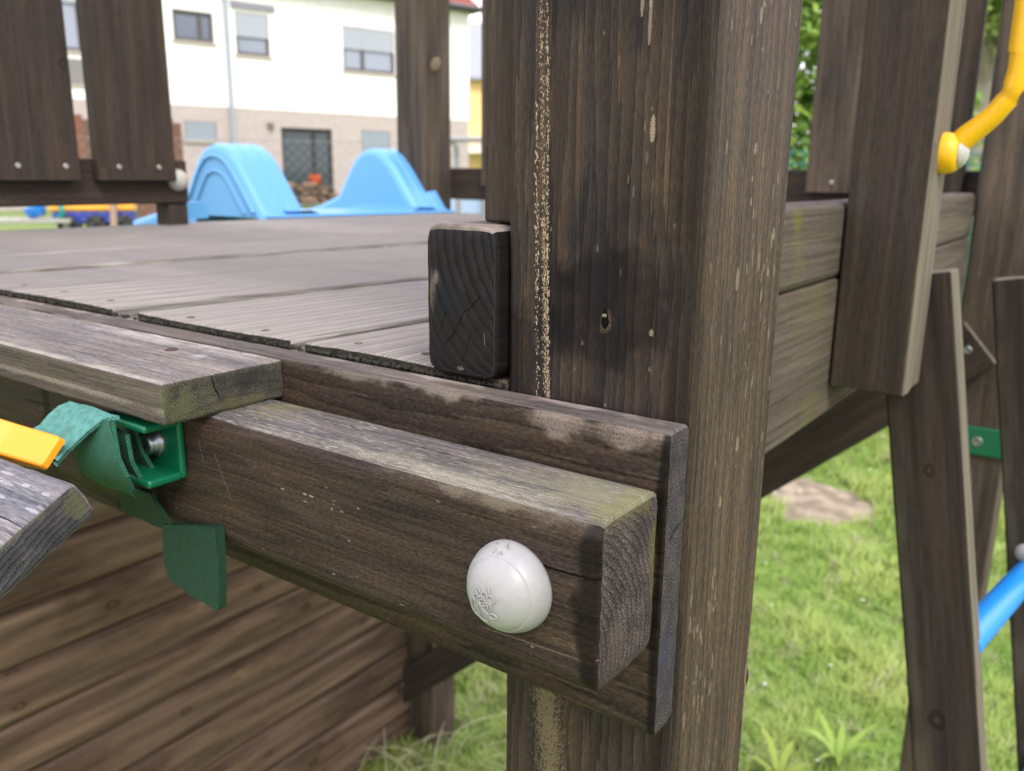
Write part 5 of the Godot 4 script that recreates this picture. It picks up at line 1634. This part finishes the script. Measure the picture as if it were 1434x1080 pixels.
func build_plants() -> void:
	var rg := RandomNumberGenerator.new()
	rg.seed = 4
	# ---- lawn: tufts of blades
	var tuft := Shape.new()
	for k in 9:
		var a := rg.randf() * TAU
		var o := Vector3(rg.randf_range(-0.018, 0.018), -0.004, rg.randf_range(-0.018, 0.018))
		var lean := rg.randf_range(0.25, 1.1)
		var hh := rg.randf_range(0.030, 0.062)
		var side := Vector3(cos(a + PI / 2), 0, sin(a + PI / 2)) * rg.randf_range(0.0016, 0.0028)
		var dirv := Vector3(cos(a), 0, sin(a))
		var rows := []
		for i in 3:
			var t := i / 2.0
			var c := o + dirv * hh * lean * t * t + Vector3(0, hh * t * (1.0 - 0.25 * t * lean), 0)
			var w := side * (1.0 - t * 0.9)
			var nn := (dirv * -0.4 + Vector3.UP).normalized()
			rows.append([tuft.v(c - w, nn), tuft.v(c + w, nn)])
		for i in 2: tuft.quad(rows[i][0], rows[i][1], rows[i + 1][1], rows[i + 1][0])
	var tm := tuft.mesh(M.grass)
	var xfs := []
	var cs := []
	var soil := Vector2(3.94, -1.03)
	for i in 400000:
		var r := 0.9 + 9.5 * pow(rg.randf(), 0.75)
		var a := rg.randf_range(-1.75, 0.55)
		var p := Vector3(-0.3 + r * cos(a), 0, 0.14 + r * sin(a))
		p.y = GROUND
		if not on_screen(p, 0.04): continue
		if xfs.size() >= 90000: break
		var q := Vector2(p.x, p.z) - soil
		var e := q.rotated(0.64)
		if Vector2(e.x / 0.40, e.y / 0.33).length() < 0.82 + 0.35 * rough_noise.get_noise_2d(p.x * 9.0, p.z * 9.0) + rg.randf() * 0.45 - 0.12: continue
		p.y = ground_y(p.x, p.z)
		var patch := rough_noise.get_noise_2d(p.x * 2.1 + 40.0, p.z * 2.1)
		var sc := rg.randf_range(0.7, 1.25) * (1.0 + 0.5 * patch) * (1.0 + r * 0.05)
		xfs.append(Transform3D(Basis(Vector3.UP, rg.randf() * TAU).scaled(Vector3(sc, sc * rg.randf_range(0.7, 1.2), sc)), p))
		var c := Color(0.195, 0.335, 0.048).lerp(Color(0.35, 0.44, 0.100), clampf(0.5 + patch + rg.randf_range(-0.3, 0.3), 0, 1))
		if rg.randf() < 0.07: c = Color(0.42, 0.40, 0.24)
		cs.append(c)
	var lawn := multi("lawn_grass", tm, xfs, cs, self)
	tag(lawn, "short bright green lawn grass round the tower", "grass", "", "stuff")
	var dsy := Shape.new()
	for k in 70:
		var r := 1.8 + 4.5 * rg.randf()
		var a := rg.randf_range(-0.95, 0.2)
		var p := Vector3(-0.3 + r * cos(a), 0, 0.14 + r * sin(a))
		p.y = ground_y(p.x, p.z) + rg.randf_range(0.035, 0.06)
		var rr := rg.randf_range(0.005, 0.009)
		dsy.lathe([Vector2(0.0005, 0.002), Vector2(rr * 0.4, 0.0025), Vector2(rr, 0.001), Vector2(rr * 0.8, -0.001)], 9, Transform3D(Basis(), p))
	tag(put("lawn_flowers", dsy.mesh(flat(Color(0.80, 0.79, 0.74), 0.8)), self), "small white flowers scattered through the lawn grass", "flowers", "", "stuff")
	# ---- broad-leaved weed near the ladder
	var weed_at := [[Vector3(1.93, 0, -0.34), 9, 0.17], [Vector3(1.78, 0, -0.46), 7, 0.12]]
	for wi in 2:
		var w: Array = weed_at[wi]
		var at: Vector3 = w[0]
		at.y = ground_y(at.x, at.z)
		var s := Shape.new()
		s.tint = [Color(0.22, 0.34, 0.045), Color(0.26, 0.34, 0.045)][wi]
		for k in w[1]:
			var a: float = TAU * k / float(w[1]) + rg.randf_range(-0.3, 0.3)
			var dirv := Vector3(cos(a), 0, sin(a))
			var side := Vector3(-sin(a), 0, cos(a))
			var ln: float = w[2] * rg.randf_range(0.75, 1.2)
			var rise := rg.randf_range(0.9, 1.7)
			var prev := []
			for i in 8:
				var t := i / 7.0
				var c := at + dirv * ln * (0.25 * t + 0.55 * t * t) + Vector3(0, ln * rise * (t - 0.45 * t * t), 0)
				var hw := 0.0095 * sin(PI * clampf(t * 0.95 + 0.04, 0, 1)) + 0.0006
				var nn := (Vector3.UP - dirv * 0.5).normalized()
				var row := [s.v(c - side * hw + Vector3(0, hw * 0.4, 0), nn), s.v(c, nn), s.v(c + side * hw + Vector3(0, hw * 0.4, 0), nn)]
				if prev:
					for j in 2: s.quad(prev[j], prev[j + 1], row[j + 1], row[j])
				prev = row
		tag(put("weed", s.mesh(M.leaf), self), ["taller yellow green weed with long pointed leaves in the lawn beside the ladder", "lower yellowish weed nearer the corner post in the lawn"][wi], "weed")
	# ---- straw-like tall grass at the foot of the plank wall post
	var tall := Shape.new()
	for k in 60:
		var o := Vector3(rg.randf_range(1.02, 1.42), 0, rg.randf_range(-1.36, -1.02))
		o.y = ground_y(o.x, o.z)
		var a := rg.randf() * TAU
		var ln := rg.randf_range(0.10, 0.26)
		tall.tint = Color(0.30, 0.36, 0.14).lerp(Color(0.55, 0.50, 0.32), rg.randf())
		var pts := []
		for i in 6:
			var t := i / 5.0
			pts.append(o + Vector3(cos(a), 0, sin(a)) * ln * 0.9 * t * t + Vector3(0, ln * (t - 0.35 * t * t * 1.6), 0))
		tall.tube(pts, [0.0022, 0.0022, 0.002, 0.0016, 0.001, 0.0004], 4, false)
	tag(put("tall_grass", tall.mesh(M.grass), self), "dry tall grass stems at the foot of the post under the deck", "grass", "", "stuff")
	# ---- hedge on the right
	var lf := leaf_mesh(0.10, 0.045)
	var hedge := thing("hedge", Vector3(7.8, ground_y(7.8, -3.6), -3.6), "bright green leafy hedge behind the far railing", "hedge")
	var blobs := []
	for k in 16:
		var t := k / 15.0
		var c := Vector3(7.25, 0, -4.25).lerp(Vector3(9.3, 0, -1.75), t)
		blobs.append([c + Vector3(0, -0.9, 0), Vector3(0.75, 0.8, 0.75)])
		blobs.append([c + Vector3(0, 0.15, 0), Vector3(0.75, 0.8, 0.75)])
		if t < 0.80: blobs.append([c + Vector3(rg.randf_range(-0.1, 0.1), 1.1, 0), Vector3(0.7, 0.85, 0.7)])
		if t < 0.75: blobs.append([c + Vector3(rg.randf_range(-0.1, 0.1), 1.9, 0), Vector3(0.6, 0.7, 0.6)])
	crown(hedge, blobs, 42000, lf, [Color(0.06, 0.16, 0.025), Color(0.26, 0.40, 0.05)], 31)
	var hs := Shape.new()
	for k in 16:
		var c := Vector3(7.35, 0, -4.25).lerp(Vector3(9.4, 0, -1.75), k / 15.0)
		hs.tube([Vector3(c.x, -1.6, c.z), Vector3(c.x + 0.05, 0.3, c.z), Vector3(c.x, 1.2, c.z)], [0.03, 0.02, 0.006], 6)
	put("stems", hs.mesh(flat(Color(0.25, 0.20, 0.14), 0.95)), hedge)
	# ---- trees on the far right, sky between their leaves
	var small := leaf_mesh(0.075, 0.040, 0.2, 2)
	var tb := func(at: Vector3, h: float) -> Array:
		var out := []
		var q := RandomNumberGenerator.new()
		q.seed = int(at.x * 31)
		for k in 12:
			var a := q.randf() * TAU
			var y := q.randf_range(0.30, 0.98)
			out.append([at + Vector3(cos(a) * h * 0.22 * q.randf(), h * y, sin(a) * h * 0.22 * q.randf()), Vector3.ONE * h * q.randf_range(0.07, 0.13)])
		return out
	var t1 := Vector3(13.85, 0, -1.96)
	t1.y = ground_y(t1.x, t1.z)
	limb_tree("birch_tree", t1, 7.0, "loose light green tree standing right of the hedge", tb.call(t1, 7.0), 12000, small, [Color(0.16, 0.27, 0.05), Color(0.36, 0.44, 0.12)], 51, Color(0.55, 0.52, 0.47), 1.3)
	var t2 := Vector3(15.5, 0, -6.0)
	t2.y = ground_y(t2.x, t2.z)
	limb_tree("garden_tree", t2, 6.0, "darker green tree behind the hedge", tb.call(t2, 6.0), 12000, small, [Color(0.07, 0.15, 0.03), Color(0.20, 0.32, 0.06)], 52, Color(0.30, 0.24, 0.18), 1.5)
	var t3 := Vector3(17.5, 0, -3.4)
	t3.y = ground_y(t3.x, t3.z)
	limb_tree("maple_tree", t3, 7.5, "tall yellow green tree far right of the hedge", tb.call(t3, 7.5), 12000, small, [Color(0.16, 0.25, 0.05), Color(0.38, 0.44, 0.10)], 53, Color(0.34, 0.27, 0.2), 1.6)
	# ---- shrub beyond the pool
	var sh := Vector3(11.7, 0, -8.0)
	sh.y = ground_y(sh.x, sh.z)
	var bush := thing("shrub", sh, "dark green shrub growing beyond the pool ladder", "shrub")
	crown(bush, [[sh + Vector3(0, 0.7, 0), Vector3(0.5, 0.75, 0.5)], [sh + Vector3(0.35, 0.9, 0.3), Vector3(0.4, 0.6, 0.4)], [sh + Vector3(0.7, 0.6, 0.5), Vector3(0.4, 0.6, 0.4)]], 3500, lf, [Color(0.04, 0.12, 0.04), Color(0.12, 0.24, 0.07)], 61)
	# climbing plant at the left end of the house
